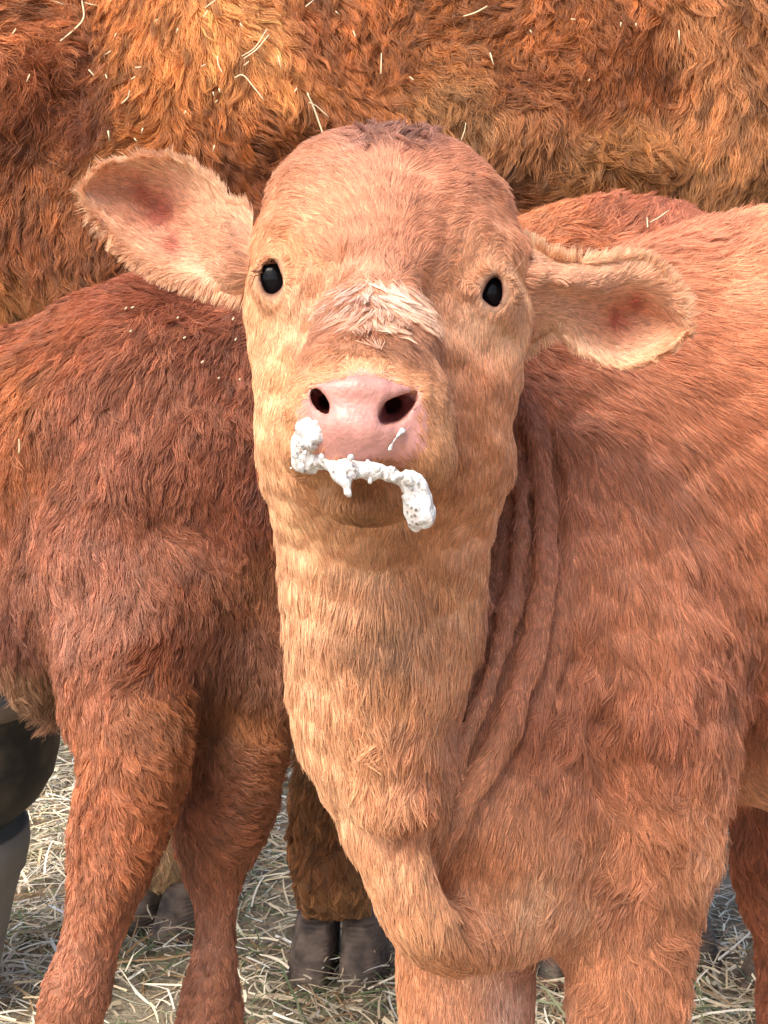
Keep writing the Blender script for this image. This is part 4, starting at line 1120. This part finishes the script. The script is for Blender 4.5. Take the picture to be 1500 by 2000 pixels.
# ================================================================== milk froth on the muzzle
froth = Solid()
def blob(px, py, r, out=.0):
    d = surf(base, [(px, py)])[0]
    return (px, py, (d if d > 0 else .83) - out, r)
FR = [blob(604, 824, 17), blob(618, 838, 17), blob(630, 856, 11), blob(590, 840, 14), blob(582, 862, 15), blob(594, 880, 20, .002), blob(586, 900, 23, .004), blob(603, 910, 19, .004), blob(624, 894, 18, .003), blob(648, 902, 16, .003), blob(612, 868, 13)]
for b in FR: froth.add(ell(*b[:3], b[3] * .82, b[3] * .86, b[3] * b[2] / FPX * .55), .006)
froth.add(tube(spline([(622, 902, .802, 10), (655, 912, .798, 13), (690, 917, .795, 16), (725, 920, .795, 17), (755, 925, .797, 16), (785, 936, .799, 15), (806, 952, .798, 23), (818, 978, .798, 29), (821, 1003, .799, 28), (812, 1026, .800, 14)], 4)), .006)
froth.add(tube([(668, 918, .793, 17), (680, 940, .784, 8), (682, 955, .784, 2.6), (681, 966, .784, 6)]), .006)
froth.add(tube([(632, 899, .79, 7), (650, 917, .787, 6), (668, 930, .786, 7)]), .005)
froth.add(tube([(760, 878, .788, 5), (770, 862, .790, 6), (786, 842, .796, 4)]), .003)
froth.add(tube(spline([(832, 850, .812, 4), (836, 872, .812, 5), (834, 892, .812, 4)], 3)), .003)
rb = np.random.default_rng(5)
spots = [(586, 896, .792, 24), (600, 868, .800, 18), (612, 832, .798, 16), (640, 902, .790, 14), (690, 915, .785, 20), (725, 919, .785, 20), (765, 926, .788, 18), (806, 955, .795, 22), (818, 985, .797, 28), (818, 1010, .798, 24)]
for k in range(120):
    x, y, d, r = spots[rb.integers(len(spots))]
    a_, q = rb.uniform(0, 6.28), rb.uniform(.3, 1.1)
    rr = rb.choice([2.5, 3.5, 5, 7.5], p=[.35, .3, .22, .13])
    froth.add(ell(x + r * q * math.cos(a_), y + r * q * math.sin(a_), d - r * d / FPX * .75 * math.sqrt(max(0, 1.2 - q * q)), rr, rr, rr * d / FPX), .0007)
froth.noise = [(.0010, 60, 81), (.0004, 180, 82)]
X = axis_steps(-.058, .034, 9, 9, .0009, .0009); Y = axis_steps(-.014, .060, 9, 9, .0009, .0009); Z = axis_steps(.76, .845, 9, 9, .0009, .0009)
V, Q = surface_nets(froth, X, Y, Z)
V = smooth(V, Q, 1)
W = to_world(V)
M_FROTH, nt, p = mat('milk_froth')
p.inputs['Roughness'].default_value = .30
p.inputs['Subsurface Weight'].default_value = .5; p.inputs['Subsurface Radius'].default_value = (.005, .004, .003)
tc = node(nt, 'ShaderNodeTexCoord')
vo = node(nt, 'ShaderNodeTexVoronoi', Scale=360.0); nt.links.new(tc.outputs['Object'], vo.inputs['Vector'])
vo2 = node(nt, 'ShaderNodeTexVoronoi', Scale=900.0); nt.links.new(tc.outputs['Object'], vo2.inputs['Vector'])
n3 = node(nt, 'ShaderNodeTexNoise', Scale=130.0, Detail=3.0); nt.links.new(tc.outputs['Object'], n3.inputs['Vector'])
ad = node(nt, 'ShaderNodeMath', operation='ADD'); nt.links.new(vo.outputs['Distance'], ad.inputs[0]); nt.links.new(vo2.outputs['Distance'], ad.inputs[1])
bp = node(nt, 'ShaderNodeBump', Strength=.4, Distance=.0008); bp.invert = True; nt.links.new(ad.outputs[0], bp.inputs['Height']); nt.links.new(bp.outputs[0], p.inputs['Normal'])
cr = node(nt, 'ShaderNodeValToRGB'); nt.links.new(n3.outputs['Fac'], cr.inputs[0])
cr.color_ramp.elements[0].position = .34; cr.color_ramp.elements[0].color = (.52, .46, .42, 1); cr.color_ramp.elements[1].position = .56; cr.color_ramp.elements[1].color = (.74, .72, .69, 1)
nt.links.new(cr.outputs[0], p.inputs['Base Color'])
# thin places let the light through
tm = node(nt, 'ShaderNodeMapRange'); tm.inputs['From Min'].default_value = .34; tm.inputs['From Max'].default_value = .55; tm.inputs['To Min'].default_value = .95; tm.inputs['To Max'].default_value = .10
nt.links.new(n3.outputs['Fac'], tm.inputs['Value']); fd_ = node(nt, 'ShaderNodeMapRange'); fd_.inputs['From Min'].default_value = .15; fd_.inputs['From Max'].default_value = .5
nt.links.new(vo.outputs['Distance'], fd_.inputs['Value'])
ml = node(nt, 'ShaderNodeMath', operation='MULTIPLY'); ml.use_clamp = True
iv = node(nt, 'ShaderNodeMath', operation='SUBTRACT'); iv.inputs[0].default_value = 1.0; nt.links.new(fd_.outputs[0], iv.inputs[1])
nt.links.new(iv.outputs[0], ml.inputs[0]); nt.links.new(tm.outputs[0], ml.inputs[1])
tp = node(nt, 'ShaderNodeBsdfTransparent'); mxs = node(nt, 'ShaderNodeMixShader')
nt.links.new(ml.outputs[0], mxs.inputs[0]); nt.links.new(p.outputs[0], mxs.inputs[1]); nt.links.new(tp.outputs[0], mxs.inputs[2])
nt.links.new(mxs.outputs[0], nt.nodes['Material Output'].inputs['Surface'])
o = mesh_obj('milk_froth', W, Q, M_FROTH, origin=W.mean(0))
tag(o, 'white bubbly milk froth dripping from the pale calf\'s mouth', 'milk froth')

# ================================================================== hay bits caught in the coats
M_BIT, nt, p = mat('pale_hay_bit')
p.inputs['Base Color'].default_value = (.72, .60, .36, 1); p.inputs['Roughness'].default_value = .5
def hay_bit(pts, r, label, group, solid=cow, rise=.022):
    A = np.array(spline([tuple(map(float, q)) for q in pts], 4)) if len(pts) > 2 else np.array(pts, float)
    d = surf(solid, A)
    d = np.where(np.isnan(d), np.nanmean(d), d)
    d = np.polyval(np.polyfit(np.linspace(0, 1, len(d)), d, 1), np.linspace(0, 1, len(d))) - rise
    P = to_world(np.stack([(A[:, 0] - 750) / FPX * d, (1000 - A[:, 1]) / FPX * d, d], 1))
    V, F, n = [], [], 5
    for i, c in enumerate(P):
        t = P[min(i + 1, len(P) - 1)] - P[max(i - 1, 0)]; t /= np.linalg.norm(t) + 1e-9
        a = np.cross(t, (0, 1, 0)); a /= np.linalg.norm(a) + 1e-9; b = np.cross(t, a)
        rr = r * (.65 + .35 * math.sin(math.pi * (i + .5) / len(P)))
        for k in range(n):
            th = 2 * math.pi * k / n
            V.append(c + rr * (math.cos(th) * a + .6 * math.sin(th) * b))
    for i in range(len(P) - 1):
        for k in range(n): F.append((i * n + k, i * n + (k + 1) % n, (i + 1) * n + (k + 1) % n, (i + 1) * n + k))
    F += [tuple(range(n))[::-1], tuple(range((len(P) - 1) * n, len(P) * n))]
    o = mesh_obj('hay_piece', np.array(V), F, M_BIT, origin=P[len(P) // 2])
    return tag(o, label, 'hay', group)
G1 = 'hay bits in the cow\'s coat'
BIG = [
 ([(160, 0), (163, 36), (140, 62), (118, 80)], .0014, 'long bent hay stalk on the cow\'s dark shoulder hair, in the top left corner'),
 ([(165, 5), (180, 9), (193, 11)], .0008, 'thin hay twig crossing the top of the long bent stalk'),
 ([(97, 0), (128, 10)], .0012, 'short thick hay stalk at the very top edge, left of the bent stalk'),
 ([(476, 115), (502, 96), (525, 68)], .0010, 'lower of two slanting hay stalks on the cow\'s golden patch'),
 ([(472, 110), (498, 93), (522, 56)], .0008, 'upper of two slanting hay stalks on the cow\'s golden patch'),
 ([(458, 152), (475, 147), (496, 171), (516, 196)], .0010, 'long hooked hay stem at the lower end of the golden patch'),
 ([(424, 109), (427, 128), (435, 143)], .0011, 'short curved hay stem beside the slanting stalks'),
 ([(600, 181), (616, 219), (637, 280)], .0013, 'longest hay stalk, hanging just above the pale calf\'s poll'),
 ([(603, 200), (619, 208), (642, 229)], .0008, 'thin hay wisp forking off the longest stalk'),
 ([(905, 32), (928, 25), (952, 12)], .0011, 'slanting hay stem on the cow\'s curly patch near the top edge'),
 ([(957, 103), (964, 126)], .0011, 'short upright hay stem in the middle of the curly patch'),
 ([(1326, 59), (1327, 86)], .0012, 'upright hay stem where the curly coat meets the straight coat'),
 ([(900, 275), (907, 257), (910, 240)], .0008, 'curved hay wisp just right of the pale calf\'s poll'),
 ([(745, 104), (744, 144)], .0009, 'thin upright hay stem above the pale calf\'s forehead'),
 ([(237, 203), (250, 190), (253, 176)], .0009, 'curved hay stem above the pale calf\'s raised ear'),
 ([(211, 255), (214, 275)], .0013, 'thick short hay stub just above the raised ear\'s tip'),
]
for pts_, r_, l_ in BIG: hay_bit(pts_, r_, l_, G1)
SMALL = [([(24, 67), (31, 56)], 'tiny slanted hay bit near the top left corner, left of the bent stalk'), ([(205, 107), (216, 100)], 'short slanted hay bit between the dark shoulder hair and the golden hair'), ([(224, 72), (227, 65)], 'tiny upright hay chip at the upper left edge of the golden hair'),
 ([(52, 160), (58, 145)], 'short upright hay bit on the dark curly shoulder hair near the left edge'), ([(264, 132), (276, 131)], 'level hay bit in the golden hair, left of the slanting stalks'), ([(256, 155), (264, 150)], 'thick little hay chip just under the level hay bit'), ([(173, 136), (185, 149)], 'hay bit leaning down to the right in the dark shoulder hair'),
 ([(400, 16), (421, 0)], 'slanted hay bit touching the top edge over the golden patch'), ([(397, 35), (405, 21)], 'hay bit just below the slanted bit at the top edge'), ([(469, 45), (474, 55)], 'stubby hay chip above the two slanting stalks'), ([(543, 109), (549, 134)], 'upright pale hay bit right of the two slanting stalks'), ([(477, 128), (486, 120)], 'hay chip tucked under the lower slanting stalk'),
 ([(416, 179), (418, 188)], 'left one of a pair of hay chips below the golden patch'), ([(427, 173), (431, 181)], 'right one of a pair of hay chips below the golden patch'), ([(597, 13), (613, 0)], 'slanted hay bit at the top edge, right of the golden patch'), ([(276, 261), (279, 250)], 'short upright hay chip above the middle of the raised ear'), ([(416, 296), (419, 283)], 'short upright hay chip above the base of the raised ear'),
 ([(360, 224), (363, 216)], 'tiny hay speck high above the base of the raised ear'), ([(1213, 43), (1212, 53)], 'left one of two upright hay specks at the top right'), ([(1242, 45), (1243, 52)], 'right one of two upright hay specks at the top right'), ([(1115, 37), (1124, 38)], 'level hay speck near the top edge, right of the curly patch'), ([(1035, 59), (1039, 64)], 'hay speck at the right end of the curly patch'),
 ([(1149, 158), (1152, 155)], 'tiny round hay speck above the cow\'s skin fold'), ([(206, 145), (209, 153)], 'tiny hay speck where dark and golden hair meet'), ([(393, 130), (402, 126)], 'level hay chip left of the short curved stem'), ([(344, 64), (348, 55)], 'hay speck in the upper middle of the golden hair'), ([(303, 43), (308, 38)], 'hay speck in the upper left of the golden hair'),
 ([(420, 200), (425, 196)], 'hay speck under the pair of chips below the golden patch'), ([(262, 270), (268, 277)], 'hay chip leaning down to the right above the raised ear'), ([(655, 22), (662, 28)], 'round hay speck near the middle of the top edge'), ([(575, 180), (580, 172)], 'hay speck just left of the longest stalk'), ([(690, 60), (694, 72)], 'upright hay chip midway across the top, left of the curly patch'), ([(800, 150), (808, 156)], 'hay chip above the right side of the pale calf\'s poll')]
for pts_, l_ in SMALL: hay_bit(pts_, .00095, l_, G1)
G2 = 'hay specks on the dark calf\'s back'
for pts_, l_ in (([(244, 604), (248, 600)], 'left one of two hay specks on the dark calf\'s back under the raised ear'), ([(256, 602), (262, 599)], 'right one of two hay specks on the dark calf\'s back under the raised ear'), ([(254, 648), (257, 645)], 'hay speck below the pair of specks on the dark calf\'s back'),
 ([(358, 661), (363, 658)], 'hay speck in the middle of the dark calf\'s shoulder top'), ([(459, 665), (462, 661)], 'lower speck beside the pale calf\'s cheek on dark fur'), ([(393, 709), (398, 705)], 'hay speck low on the dark calf\'s shoulder'), ([(454, 625), (457, 620)], 'upper speck beside the pale calf\'s cheek on dark fur'),
 ([(426, 740), (429, 737)], 'left one of the two lowest hay specks on the dark calf'), ([(467, 742), (470, 740)], 'right one of the two lowest hay specks on the dark calf'), ([(346, 622), (349, 619)], 'hay speck on dark fur below the middle of the raised ear')):
    hay_bit(pts_, .0010, l_, G2, dark, .014)
hay_bit([(37, 858), (38, 872), (37, 886)], .0010, 'upright hay stub on the dark red calf\'s neck', G2, dark, .014)
hay_bit([(1264, 425), (1265, 444)], .0009, 'upright hay stub on the red rump behind the pale calf\'s back', G2, dark, .02)
hay_bit([(1270, 434), (1288, 424), (1306, 411)], .0008, 'slanting hay wisp on the red rump behind the pale calf\'s back', G2, dark, .02)
